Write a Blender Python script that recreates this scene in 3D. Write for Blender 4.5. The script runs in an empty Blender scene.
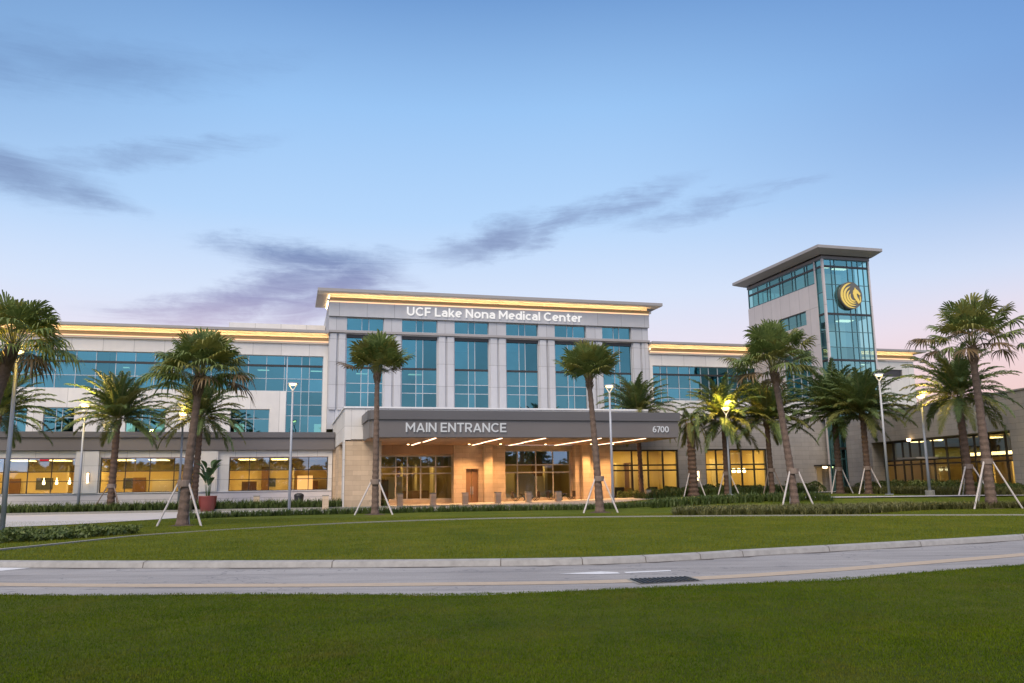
import bpy, math, random
import numpy as np
from mathutils import Vector, Matrix

R = math.radians
sc = bpy.context.scene
random.seed(7)
rng = np.random.default_rng(7)
COL = sc.collection

# ------------------------------------------------------------------ camera
cam_d = bpy.data.cameras.new('camera')
cam_d.sensor_width = 36.0
cam_d.lens = 830.0 / 1024.0 * 36.0
cam_d.clip_start = 0.1
cam_d.clip_end = 6000.0
cam = bpy.data.objects.new('camera', cam_d)
COL.objects.link(cam)
cam.matrix_world = Matrix.Translation((0, 0, 1.7)) @ Matrix.Rotation(R(90 + 9.7), 4, 'X') @ Matrix.Rotation(-0.0135, 4, 'Z')
sc.camera = cam

# ------------------------------------------------------------------ view + sampling
sc.view_settings.view_transform = 'Standard'
sc.view_settings.look = 'None'
sc.view_settings.exposure = 0.0
sc.view_settings.gamma = 1.0
sc.view_settings.use_curve_mapping = False
cy = sc.cycles
cy.use_denoising = True
cy.max_bounces = 8
cy.diffuse_bounces = 3
cy.glossy_bounces = 4
cy.transparent_max_bounces = 12
cy.transmission_bounces = 4
cy.sample_clamp_indirect = 6.0
cy.caustics_reflective = False
cy.caustics_refractive = False


# ------------------------------------------------------------------ node helper
class NG:
    def __init__(self, tree):
        self.t = tree

    def n(self, kind, **kw):
        x = self.t.nodes.new(kind)
        for k, v in kw.items():
            setattr(x, k, v)
        return x

    def lk(self, a, b):
        self.t.links.new(a, b)

    def put(self, sock, v):
        if isinstance(v, bpy.types.NodeSocket):
            self.lk(v, sock)
        else:
            sock.default_value = v

    def m(self, op, a, b=None, c=None):
        x = self.n('ShaderNodeMath', operation=op)
        self.put(x.inputs[0], a)
        if b is not None:
            self.put(x.inputs[1], b)
        if c is not None:
            self.put(x.inputs[2], c)
        return x.outputs[0]

    def mix(self, f, a, b, blend='MIX'):
        x = self.n('ShaderNodeMix', data_type='RGBA', blend_type=blend)
        self.put(x.inputs[0], f)
        self.put(x.inputs[6], a)
        self.put(x.inputs[7], b)
        return x.outputs[2]

    def smooth(self, v, lo, hi):
        x = self.n('ShaderNodeMapRange', interpolation_type='SMOOTHSTEP')
        self.put(x.inputs[0], v)
        x.inputs[1].default_value = lo
        x.inputs[2].default_value = hi
        return x.outputs[0]

    def ramp(self, f, stops):
        x = self.n('ShaderNodeValToRGB')
        el = x.color_ramp.elements
        while len(el) < len(stops):
            el.new(0.5)
        for e, (p, c) in zip(el, stops):
            e.position = p
            e.color = (*c, 1)
        self.lk(f, x.inputs[0])
        return x.outputs[0]

    def noise(self, vec, scale, detail=4, rough=0.55, dist=0.0):
        x = self.n('ShaderNodeTexNoise')
        if vec is not None:
            self.lk(vec, x.inputs['Vector'])
        x.inputs['Scale'].default_value = scale
        x.inputs['Detail'].default_value = detail
        x.inputs['Roughness'].default_value = rough
        x.inputs['Distortion'].default_value = dist
        return x.outputs['Fac']


def lin(r, g, b):
    f = lambda v: (v / 255.0) / 12.92 if v <= 10 else (((v / 255.0) + 0.055) / 1.055) ** 2.4
    return (f(r), f(g), f(b))


# ------------------------------------------------------------------ world: dusk sky with thin clouds
SUN_EL, SUN_AZ = 48.0, 200.0      # fill light for the bright sky, high behind the camera (azimuth clockwise from +Y)
world = bpy.data.worlds.new('World')
sc.world = world
world.use_nodes = True
wt = world.node_tree
for x in list(wt.nodes):
    wt.nodes.remove(x)
g = NG(wt)
out = g.n('ShaderNodeOutputWorld')
tc = g.n('ShaderNodeTexCoord')
sep = g.n('ShaderNodeSeparateXYZ')
g.lk(tc.outputs['Generated'], sep.inputs[0])
X, Y, Z = sep.outputs
el = g.m('MULTIPLY', g.m('ARCSINE', Z), 180 / math.pi)
az = g.m('MULTIPLY', g.m('ARCTAN2', X, Y), 180 / math.pi)
base = g.ramp(g.m('DIVIDE', el, 60.0), [
    (0.00, lin(238, 204, 198)), (0.08, lin(238, 214, 216)), (0.15, lin(234, 226, 240)),
    (0.21, lin(216, 228, 250)), (0.30, lin(182, 215, 252)), (0.42, lin(154, 197, 244)),
    (0.54, lin(112, 156, 212)), (1.0, lin(84, 122, 180))])
# deeper blue away to the right and a little to the left
dk = g.m('MULTIPLY', g.smooth(az, 4.0, 42.0), g.smooth(el, 8.0, 24.0))
base = g.mix(g.m('MULTIPLY', dk, 0.62), base, lin(84, 130, 198) + (1,))
dk2 = g.m('MULTIPLY', g.smooth(az, -14.0, -40.0), g.smooth(el, 14.0, 28.0))
base = g.mix(g.m('MULTIPLY', dk2, 0.55), base, lin(112, 150, 198) + (1,))
# warmer pink low on the right
pk = g.m('MULTIPLY', g.smooth(az, 12.0, 32.0), g.smooth(el, 13.0, 4.0))
base = g.mix(g.m('MULTIPLY', pk, 0.5), base, lin(246, 198, 190) + (1,))
# clouds
comb = g.n('ShaderNodeCombineXYZ')
g.lk(az, comb.inputs[0])
g.lk(g.m('MULTIPLY', el, 2.6), comb.inputs[1])
warp = g.m('SUBTRACT', g.noise(comb.outputs[0], 0.13, 8, 0.66), 0.5)
n1 = g.noise(comb.outputs[0], 0.20, 9, 0.68, 0.8)
rotm = g.n('ShaderNodeMapping')
rotm.inputs['Rotation'].default_value = (0, 0, R(-32))
rotm.inputs['Scale'].default_value = (0.13, 0.42, 1)
g.lk(comb.outputs[0], rotm.inputs[0])
n2 = g.noise(rotm.outputs[0], 1.0, 9, 0.68, 1.4)
nn = g.m('ADD', g.m('MULTIPLY', n1, 0.45), g.m('MULTIPLY', n2, 0.55))


def cloud(blobs, amp, bias, warpk=3.0):
    tot = None
    for (a0, e0, sa, se, rot, k) in blobs:
        da = g.m('SUBTRACT', az, a0)
        da = g.m('ADD', da, g.m('MULTIPLY', warp, warpk * 2.0))
        de = g.m('SUBTRACT', el, e0)
        de = g.m('ADD', de, g.m('MULTIPLY', warp, -warpk))
        c, s = math.cos(R(rot)), math.sin(R(rot))
        u = g.m('ADD', g.m('MULTIPLY', da, c / sa), g.m('MULTIPLY', de, s / sa))
        v = g.m('ADD', g.m('MULTIPLY', da, -s / se), g.m('MULTIPLY', de, c / se))
        q = g.m('ADD', g.m('MULTIPLY', u, u), g.m('MULTIPLY', v, v))
        e = g.m('MULTIPLY', g.m('POWER', 2.718, g.m('MULTIPLY', q, -0.7)), k)
        tot = e if tot is None else g.m('MAXIMUM', tot, e)
    f = g.m('ADD', tot, g.m('MULTIPLY', g.m('SUBTRACT', nn, 0.5), amp))
    f = g.m('MULTIPLY', f, g.smooth(tot, 0.04, 0.35))
    return g.smooth(f, bias - .14, bias + 1.08)


cA = cloud([(-14.2, 15.2, 5.2, 0.95, -4, 1.15), (-12.2, 13.9, 4.2, 1.2, 14, 1.1), (-15.6, 13.2, 4.6, 1.5, 20, 1.1), (-18.6, 12.0, 6.2, 1.25, 14, 1.1),
            (-13.0, 12.2, 5.0, 1.5, 16, 0.95), (-23.0, 11.0, 4.2, 0.6, 6, 0.75)], 1.8, 0.22, 2.6)
cB = cloud([(-1.6, 16.6, 3.8, 1.1, 16, 1.1), (3.2, 17.6, 4.0, 0.9, 20, 0.9), (8.2, 18.9, 4.8, 0.9, 16, 0.85),
            (6.0, 17.6, 3.6, 0.4, 14, 0.45), (13.5, 18.2, 5.4, 0.8, 10, 0.72), (19.0, 18.8, 3.6, 0.5, 12, 0.55)], 1.7, 0.24, 2.4)
cC = cloud([(-33.0, 18.6, 5.5, 1.2, -6, 1.05), (-28.5, 18.0, 3.4, 0.6, -10, 0.85), (-26.0, 20.4, 9.0, 0.8, 14, 0.66)], 1.4, 0.24, 2.2)
cD = cloud([(-28.0, 25.6, 9.0, 1.7, 6, 0.8), (-18.0, 27.4, 6.0, 1.0, 8, 0.42), (-35, 24.0, 7, 1.3, 6, 0.8), (-24, 11.3, 6, 0.7, 6, 0.4)], 1.2, 0.22, 2.0)
base = g.mix(g.m('MULTIPLY', cD, 0.52), base, lin(96, 122, 170) + (1,))
base = g.mix(g.m('MULTIPLY', cC, 0.74), base, lin(104, 120, 164) + (1,))
base = g.mix(g.m('MULTIPLY', cB, 0.78), base, lin(116, 130, 174) + (1,))
purple = g.ramp(g.m('DIVIDE', el, 20.0), [(0.5, lin(186, 166, 196)), (0.62, lin(142, 140, 184)), (0.78, lin(92, 114, 166))])
base = g.mix(g.m('MULTIPLY', cA, 0.84), base, purple)
# brighter, warmer half of the sky behind the camera where the sun has just gone down
back = g.smooth(Y, 0.15, -0.85)
low = g.smooth(el, 75.0, 0.0)
base = g.mix(g.m('MULTIPLY', back, 0.6), base, g.ramp(g.m('DIVIDE', el, 60.0), [(0.0, lin(176, 190, 214)), (0.25, lin(150, 186, 228)), (0.6, lin(120, 160, 214)), (1.0, lin(92, 130, 188))]))
bn_ = g.noise(tc.outputs['Generated'], 3.5, 5, 0.6, 0.5)
bv = g.n('ShaderNodeVectorMath', operation='SCALE')
g.lk(base, bv.inputs[0])
g.lk(g.m('ADD', 1.0, g.m('MULTIPLY', back, g.m('MULTIPLY', g.m('SUBTRACT', bn_, 0.45), 1.6))), bv.inputs['Scale'])
base = bv.outputs[0]
boost = g.m('ADD', 1.0, g.m('MULTIPLY', g.m('MULTIPLY', back, low), 0.9))
vm = g.n('ShaderNodeVectorMath', operation='SCALE')
g.lk(base, vm.inputs[0])
g.lk(boost, vm.inputs['Scale'])
bg1 = g.n('ShaderNodeBackground')
g.lk(vm.outputs[0], bg1.inputs[0])
bg1.inputs[1].default_value = 1.0
sky = g.n('ShaderNodeTexSky', sky_type='NISHITA')
sky.sun_disc = False
sky.sun_elevation = R(SUN_EL)
sky.sun_rotation = R(SUN_AZ)
bg2 = g.n('ShaderNodeBackground')
g.lk(sky.outputs[0], bg2.inputs[0])
bg2.inputs[1].default_value = 0.003
add = g.n('ShaderNodeAddShader')
g.lk(bg1.outputs[0], add.inputs[0])
g.lk(bg2.outputs[0], add.inputs[1])
g.lk(add.outputs[0], out.inputs[0])

# ------------------------------------------------------------------ added soft fill lamp standing in for the bright sky overhead
sd = bpy.data.lights.new('sky_fill', 'SUN')
sd.energy = 4.1
sd.angle = R(44)
sd.color = (1.0, 0.83, 0.64)
so = bpy.data.objects.new('sky_fill', sd)
COL.objects.link(so)
so.location = (0, -20, 40)
_sd = Vector((math.sin(R(SUN_AZ)) * math.cos(R(SUN_EL)), math.cos(R(SUN_AZ)) * math.cos(R(SUN_EL)), math.sin(R(SUN_EL))))
so.rotation_euler = (-_sd).to_track_quat('-Z', 'Y').to_euler()


# ------------------------------------------------------------------ materials
def new_mat(name):
    m = bpy.data.materials.new(name)
    m.use_nodes = True
    t = m.node_tree
    b = t.nodes['Principled BSDF']
    return m, NG(t), b


def simple(name, color, rough=0.6, metal=0.0, var=0.15, scale=3.0, bump=0.0, bscale=30.0, spec=0.5):
    m, g, b = new_mat(name)
    tcn = g.n('ShaderNodeTexCoord')
    n = g.noise(tcn.outputs['Object'], scale, 5)
    dark = tuple(c * (1 - var) for c in color) + (1,)
    lite = tuple(min(1, c * (1 + var)) for c in color) + (1,)
    g.lk(g.mix(n, dark, lite), b.inputs['Base Color'])
    b.inputs['Roughness'].default_value = rough
    b.inputs['Metallic'].default_value = metal
    b.inputs['Specular IOR Level'].default_value = spec
    if bump:
        bn = g.n('ShaderNodeBump')
        bn.inputs['Strength'].default_value = bump
        bn.inputs['Distance'].default_value = 0.02
        g.lk(g.noise(tcn.outputs['Object'], bscale, 4), bn.inputs['Height'])
        g.lk(bn.outputs[0], b.inputs['Normal'])
    return m


def paneled(name, color, w, h, joint=0.035, jdark=0.55, var=0.07, offx=0.0, offz=0.0, rough=0.75, stagger=0.0, blockvar=0.05, bump=0.4):
    """cladding panels with thin joints, laid out along the wall (x+y) and z of the object"""
    m, g, b = new_mat(name)
    tcn = g.n('ShaderNodeTexCoord')
    s = g.n('ShaderNodeSeparateXYZ')
    g.lk(tcn.outputs['Object'], s.inputs[0])
    hx = g.m('ADD', g.m('ADD', s.outputs[0], s.outputs[1]), offx)
    hz = g.m('ADD', s.outputs[2], offz)
    cb = g.n('ShaderNodeCombineXYZ')
    g.lk(hx, cb.inputs[0])
    g.lk(hz, cb.inputs[1])
    br = g.n('ShaderNodeTexBrick')
    g.lk(cb.outputs[0], br.inputs['Vector'])
    br.offset = stagger
    br.inputs['Color1'].default_value = tuple(c * (1 - blockvar) for c in color) + (1,)
    br.inputs['Color2'].default_value = tuple(min(1, c * (1 + blockvar)) for c in color) + (1,)
    br.inputs['Mortar'].default_value = tuple(c * jdark for c in color) + (1,)
    br.inputs['Scale'].default_value = 1.0
    br.inputs['Mortar Size'].default_value = joint * 0.5
    br.inputs['Mortar Smooth'].default_value = 0.0
    br.inputs['Bias'].default_value = 0.0
    br.inputs['Brick Width'].default_value = w
    br.inputs['Row Height'].default_value = h
    n = g.noise(tcn.outputs['Object'], 1.1, 6, 0.6)
    mp = g.n('ShaderNodeMapping')
    mp.inputs['Scale'].default_value = (1.6, 1.6, 0.12)
    g.lk(tcn.outputs['Object'], mp.inputs[0])
    st = g.noise(mp.outputs[0], 1.4, 5, 0.6)       # faint rain streaks down the wall
    n = g.m('ADD', g.m('MULTIPLY', n, 0.6), g.m('MULTIPLY', st, 0.4))
    c2 = g.mix(1.0, br.outputs['Color'], g.ramp(n, [(0.25, (1 - var * 1.6,) * 3), (0.75, (1 + var * .4,) * 3)]), 'MULTIPLY')
    g.lk(c2, b.inputs['Base Color'])
    b.inputs['Roughness'].default_value = rough
    b.inputs['Specular IOR Level'].default_value = 0.3
    bn = g.n('ShaderNodeBump')
    bn.inputs['Strength'].default_value = bump
    bn.inputs['Distance'].default_value = 0.02
    hgt = g.m('ADD', g.m('MULTIPLY', br.outputs['Fac'], -1.0), g.m('MULTIPLY', g.noise(tcn.outputs['Object'], 14, 4), 0.3))
    g.lk(hgt, bn.inputs['Height'])
    g.lk(bn.outputs[0], b.inputs['Normal'])
    return m


def emit(name, color, strength):
    m = bpy.data.materials.new(name)
    m.use_nodes = True
    t = m.node_tree
    for x in list(t.nodes):
        t.nodes.remove(x)
    o = t.nodes.new('ShaderNodeOutputMaterial')
    e = t.nodes.new('ShaderNodeEmission')
    e.inputs[0].default_value = (*color, 1)
    e.inputs[1].default_value = strength
    t.links.new(e.outputs[0], o.inputs[0])
    return m


def glass(name, tint, refl, base_refl, fres=1.0, wob=0.006):
    """thin glazing: tinted see-through layer plus a mirror layer, each pane set very slightly out of true"""
    m = bpy.data.materials.new(name)
    m.use_nodes = True
    t = m.node_tree
    for x in list(t.nodes):
        t.nodes.remove(x)
    g = NG(t)
    o = g.n('ShaderNodeOutputMaterial')
    tr = g.n('ShaderNodeBsdfTransparent')
    tr.inputs[0].default_value = (*tint, 1)
    gl = g.n('ShaderNodeBsdfGlossy')
    gl.inputs['Color'].default_value = (*refl, 1)
    gl.inputs['Roughness'].default_value = 0.015
    geo = g.n('ShaderNodeNewGeometry')
    wn = g.n('ShaderNodeTexWhiteNoise', noise_dimensions='1D')
    g.lk(geo.outputs['Random Per Island'], wn.inputs['W'])
    tcn = g.n('ShaderNodeTexCoord')
    soft = g.n('ShaderNodeTexNoise')
    g.lk(tcn.outputs['Object'], soft.inputs['Vector'])
    soft.inputs['Scale'].default_value = 0.7
    vs = g.n('ShaderNodeVectorMath', operation='SUBTRACT')
    g.lk(wn.outputs['Color'], vs.inputs[0])
    vs.inputs[1].default_value = (0.5, 0.5, 0.5)
    vs2 = g.n('ShaderNodeVectorMath', operation='SUBTRACT')
    g.lk(soft.outputs['Color'], vs2.inputs[0])
    vs2.inputs[1].default_value = (0.5, 0.5, 0.5)
    va = g.n('ShaderNodeVectorMath', operation='ADD')
    g.lk(vs.outputs[0], va.inputs[0])
    g.lk(vs2.outputs[0], va.inputs[1])
    sc_ = g.n('ShaderNodeVectorMath', operation='SCALE')
    g.lk(va.outputs[0], sc_.inputs[0])
    sc_.inputs['Scale'].default_value = wob * 2
    ad = g.n('ShaderNodeVectorMath', operation='ADD')
    g.lk(geo.outputs['Normal'], ad.inputs[0])
    g.lk(sc_.outputs[0], ad.inputs[1])
    nm = g.n('ShaderNodeVectorMath', operation='NORMALIZE')
    g.lk(ad.outputs[0], nm.inputs[0])
    g.lk(nm.outputs[0], gl.inputs['Normal'])
    fr = g.n('ShaderNodeFresnel')
    fr.inputs[0].default_value = 1.5
    f = g.m('ADD', g.m('MULTIPLY', fr.outputs[0], fres), base_refl)
    f = g.m('ADD', f, g.m('MULTIPLY', g.m('SUBTRACT', geo.outputs['Random Per Island'], 0.5), base_refl * 0.5))
    cl = g.n('ShaderNodeClamp')
    g.lk(f, cl.inputs[0])
    mx = g.n('ShaderNodeMixShader')
    g.lk(cl.outputs[0], mx.inputs[0])
    g.lk(tr.outputs[0], mx.inputs[1])
    g.lk(gl.outputs[0], mx.inputs[2])
    g.lk(mx.outputs[0], o.inputs[0])
    return m


def foliage(name, c1, c2, rough=0.5, trans=0.25, scale=0.6, spec=0.35, patch=None):
    m = bpy.data.materials.new(name)
    m.use_nodes = True
    t = m.node_tree
    b = t.nodes['Principled BSDF']
    g = NG(t)
    geo = g.n('ShaderNodeNewGeometry')
    tcn = g.n('ShaderNodeTexCoord')
    n = g.noise(tcn.outputs['Object'], scale, 3)
    f = g.m('ADD', g.m('MULTIPLY', geo.outputs['Random Per Island'], 0.55), g.m('MULTIPLY', g.m('SUBTRACT', n, 0.28), 1.15))
    cl = g.n('ShaderNodeClamp')
    g.lk(f, cl.inputs[0])
    c = g.mix(cl.outputs[0], (*c1, 1), (*c2, 1))
    if patch:
        p1 = g.smooth(g.noise(tcn.outputs['Object'], 0.45, 6, 0.7, 0.8), .50, .72)
        p2 = g.smooth(g.noise(tcn.outputs['Object'], 2.6, 5, 0.7), .50, .66)
        pf = g.m('ADD', g.m('MULTIPLY', p1, .55), g.m('MULTIPLY', p2, .35))
        c = g.mix(pf, c, (*patch, 1))
    g.lk(c, b.inputs['Base Color'])
    b.inputs['Roughness'].default_value = rough
    b.inputs['Specular IOR Level'].default_value = spec
    if trans:
        tl = g.n('ShaderNodeBsdfTranslucent')
        g.lk(c, tl.inputs[0])
        mx = g.n('ShaderNodeMixShader')
        mx.inputs[0].default_value = trans
        g.lk(b.outputs[0], mx.inputs[1])
        g.lk(tl.outputs[0], mx.inputs[2])
        g.lk(mx.outputs[0], t.nodes['Material Output'].inputs[0])
    return m


M = {}
M['panel_gray'] = paneled('gray_metal_panel', (0.44, 0.445, 0.465), 2.46, 2.05, 0.04, 0.6, offz=-0.25)
M['panel_white'] = paneled('white_wall_panel', (0.66, 0.64, 0.61), 2.4, 30.0, 0.04, 0.62, offz=3)
M['panel_tower'] = paneled('pale_tower_panel', (0.50, 0.46, 0.455), 1.55, 3.4, 0.04, 0.6)
M['panel_beam'] = paneled('white_beam_panel', (0.63, 0.61, 0.58), 1.6, 1.15, 0.03, 0.6)
M['plinth'] = paneled('pale_plinth_stone', (0.56, 0.52, 0.52), 60, 0.42, 0.035, 0.62, var=.06)
M['lime'] = paneled('limestone_block', (0.56, 0.43, 0.30), 1.1, 0.34, 0.018, 0.75, stagger=0.5, blockvar=0.10, var=0.16)
M['stone'] = paneled('gray_stone_block', (0.32, 0.30, 0.28), 1.4, 0.38, 0.022, 0.68, stagger=0.5, blockvar=0.08, var=0.14)
M['fascia'] = simple('bronze_gray_fascia', (0.135, 0.122, 0.118), 0.45, 0.0, 0.08, 0.6)
M['coping'] = simple('dark_gray_coping', (0.10, 0.095, 0.098), 0.45, 0.0, 0.08, 0.6)
M['eave'] = simple('gray_eave_metal', (0.28, 0.265, 0.26), 0.5, 0.0, 0.08, 0.5)
M['eave_soffit'] = simple('pale_soffit', (0.62, 0.56, 0.48), 0.6, 0, 0.05)
M['eave_gold'] = simple('ochre_cove_lip', (0.46, 0.27, 0.10), 0.6, 0, 0.05)
M['soffit'] = paneled('tan_soffit_panel', (0.36, 0.23, 0.14), 1.2, 1.2, 0.02, 0.7)
M['white'] = simple('white_trim', (0.68, 0.68, 0.68), 0.5, 0, 0.05)
M['mullion'] = simple('silver_mullion', (0.42, 0.45, 0.47), 0.4, 0.3, 0.05)
M['bronze'] = simple('dark_bronze_frame', (0.035, 0.032, 0.03), 0.4, 0.3, 0.1)
M['gold_frame'] = simple('champagne_frame', (0.46, 0.40, 0.30), 0.4, 0.3, 0.08)
M['dark_teal'] = simple('dark_teal_spandrel', (0.055, 0.13, 0.145), 0.25, 0, 0.1)
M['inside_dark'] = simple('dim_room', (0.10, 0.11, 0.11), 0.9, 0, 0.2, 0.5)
M['inside_warm'] = simple('warm_room_paint', (0.74, 0.60, 0.30), 0.85, 0, 0.12, 0.35)
M['inside_tan'] = simple('tan_room_paint', (0.52, 0.39, 0.18), 0.8, 0, 0.15, 0.5)
M['inside_wood'] = simple('brown_room_wood', (0.20, 0.10, 0.045), 0.6, 0, 0.2, 0.8)
M['inside_pale'] = simple('pale_room_paint', (0.72, 0.62, 0.40), 0.8, 0, 0.08, 0.6)
M['room_floor'] = simple('room_floor', (0.25, 0.18, 0.11), 0.35, 0, 0.1)
M['roof'] = simple('flat_roof_membrane', (0.45, 0.45, 0.46), 0.9, 0, 0.1)
M['teal'] = glass('teal_reflective_glass', (0.18, 0.44, 0.46), (0.098, 0.285, 0.328), 0.58, 0.6, 0.014)
M['teal_tower'] = glass('green_teal_tower_glass', (0.42, 0.70, 0.68), (0.25, 0.52, 0.52), 0.44, 0.6, 0.010)
M['clear'] = glass('clear_window_glass', (0.86, 0.86, 0.78), (0.75, 0.85, 0.95), 0.05, 1.0)
M['clear_top'] = glass('reflective_window_glass', (0.50, 0.56, 0.56), (0.34, 0.55, 0.72), 0.42, 1.0)
M['led'] = emit('warm_eave_led', (1.0, 0.66, 0.32), 22.0)
M['led2'] = emit('peach_eave_led', (1.0, 0.62, 0.36), 1.6)
M['strip'] = emit('canopy_strip_light', (1.0, 0.68, 0.46), 3.2)
M['ceiling'] = emit('warm_ceiling_light', (1.0, 0.68, 0.25), 12.0)
M['ceiling_cool'] = emit('office_ceiling_light', (1.0, 0.88, 0.62), 2.2)
M['red_lit'] = emit('red_lit_sign', (1.0, 0.05, 0.07), 0.55)
M['lit_panel'] = emit('orange_lit_panel', (1.0, 0.50, 0.17), 1.5)
M['pendant'] = emit('pendant_glow', (1.0, 0.80, 0.42), 9.0)
M['letters'] = emit('lit_white_letters', (1.0, 0.97, 0.96), 0.95)
M['letters_plain'] = emit('soft_lit_letters', (0.86, 0.86, 0.90), 0.62)
M['lamp'] = emit('street_lamp_lens', (1.0, 0.68, 0.24), 9.0)
M['sconce'] = emit('sconce_glow', (1.0, 0.66, 0.30), 9.0)
M['pole'] = simple('gray_pole_paint', (0.34, 0.36, 0.40), 0.5, 0.2, 0.06)
M['concrete'] = simple('pale_concrete', (0.24, 0.23, 0.20), 0.85, 0, 0.15, 4, 0.3, 40)
M['black'] = simple('black_plastic', (0.018, 0.018, 0.02), 0.5, 0, 0.1)
M['gold'] = simple('gold_emblem', (0.78, 0.58, 0.13), 0.45, 0.0, 0.05)
M['emblem_disc'] = simple('dark_emblem_disc', (0.11, 0.105, 0.09), 0.4, 0, 0.05)
M['timber'] = simple('pale_timber', (0.52, 0.47, 0.44), 0.8, 0, 0.2, 5)
M['timber_dark'] = simple('brown_timber', (0.20, 0.15, 0.12), 0.8, 0, 0.2, 5)
M['pot_red'] = simple('red_glazed_pot', (0.17, 0.035, 0.03), 0.35, 0, 0.15)
M['pot_green'] = simple('olive_glazed_pot', (0.10, 0.11, 0.06), 0.4, 0, 0.15)
M['chair'] = simple('dark_chair_fabric', (0.045, 0.03, 0.022), 0.7, 0, 0.2)
M['iron'] = simple('black_iron', (0.02, 0.02, 0.02), 0.45, 0.4, 0.1)
M['mulch'] = simple('brown_mulch', (0.075, 0.05, 0.035), 0.95, 0, 0.4, 8, 0.8, 25)
M['trunk_fan'] = simple('gray_brown_palm_bark', (0.135, 0.092, 0.070), 0.95, 0, 0.55, 9, 1.0, 16)
M['trunk_date'] = simple('dark_brown_palm_bark', (0.105, 0.065, 0.045), 0.95, 0, 0.45, 7, 1.0, 12)
M['boot'] = simple('old_leaf_base', (0.115, 0.075, 0.048), 0.9, 0, 0.4, 8)
M['leaf_a'] = foliage('fan_palm_green', (0.060, 0.100, 0.022), (0.205, 0.250, 0.070))
M['leaf_b'] = foliage('fan_palm_olive', (0.090, 0.105, 0.020), (0.26, 0.245, 0.058))
M['leaf_c'] = foliage('fan_palm_dry', (0.105, 0.070, 0.032), (0.20, 0.135, 0.065))
M['petiole'] = foliage('palm_stalk', (0.12, 0.13, 0.04), (0.20, 0.19, 0.08), trans=0)
M['date_a'] = foliage('date_palm_green', (0.048, 0.085, 0.026), (0.160, 0.210, 0.066), scale=0.4)
M['date_b'] = foliage('date_palm_olive', (0.075, 0.092, 0.022), (0.20, 0.195, 0.055), scale=0.4)
M['shrub'] = foliage('shrub_green', (0.038, 0.064, 0.015), (0.145, 0.180, 0.044), scale=0.5, trans=0.15)
M['liriope'] = foliage('strappy_groundcover', (0.036, 0.064, 0.015), (0.130, 0.170, 0.042), scale=0.4, trans=0.15)
M['liriope_dry'] = foliage('olive_groundcover', (0.075, 0.082, 0.022), (0.190, 0.180, 0.060), scale=0.4, trans=0.15)
M['pot_leaf'] = foliage('potted_leaf', (0.018, 0.045, 0.014), (0.05, 0.10, 0.03), trans=0.15)


def grass_mat(name, k=1.0):
    m, g, b = new_mat(name)
    tcn = g.n('ShaderNodeTexCoord')
    P = tcn.outputs['Object']
    big = g.noise(P, 0.22, 5, 0.65, 0.5)
    mid = g.noise(P, 1.7, 6, 0.7)
    mp = g.n('ShaderNodeMapping')
    mp.inputs['Scale'].default_value = (1.0, 1.0, 1.0)
    g.lk(P, mp.inputs[0])
    fine = g.noise(mp.outputs[0], 26.0, 5, 0.8)
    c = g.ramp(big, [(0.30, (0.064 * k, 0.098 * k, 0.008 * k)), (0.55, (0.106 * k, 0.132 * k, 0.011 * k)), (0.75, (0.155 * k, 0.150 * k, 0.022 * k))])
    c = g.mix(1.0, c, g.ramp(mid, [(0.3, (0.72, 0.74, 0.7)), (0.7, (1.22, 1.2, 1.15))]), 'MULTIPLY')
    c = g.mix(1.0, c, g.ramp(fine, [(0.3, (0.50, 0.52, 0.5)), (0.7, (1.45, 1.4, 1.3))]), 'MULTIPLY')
    g.lk(c, b.inputs['Base Color'])
    b.inputs['Roughness'].default_value = 0.85
    b.inputs['Specular IOR Level'].default_value = 0.15
    bn = g.n('ShaderNodeBump')
    bn.inputs['Strength'].default_value = 0.9
    bn.inputs['Distance'].default_value = 0.04
    g.lk(fine, bn.inputs['Height'])
    g.lk(bn.outputs[0], b.inputs['Normal'])
    return m


M['grass'] = grass_mat('mown_lawn', 1.0)
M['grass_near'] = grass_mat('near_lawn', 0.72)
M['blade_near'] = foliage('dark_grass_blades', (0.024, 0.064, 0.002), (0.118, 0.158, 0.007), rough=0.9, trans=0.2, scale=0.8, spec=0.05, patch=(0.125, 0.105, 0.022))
M['blade'] = foliage('grass_blades', (0.055, 0.086, 0.004), (0.195, 0.205, 0.018), rough=0.9, trans=0.2, scale=0.6, spec=0.05, patch=(0.20, 0.165, 0.035))


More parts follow.
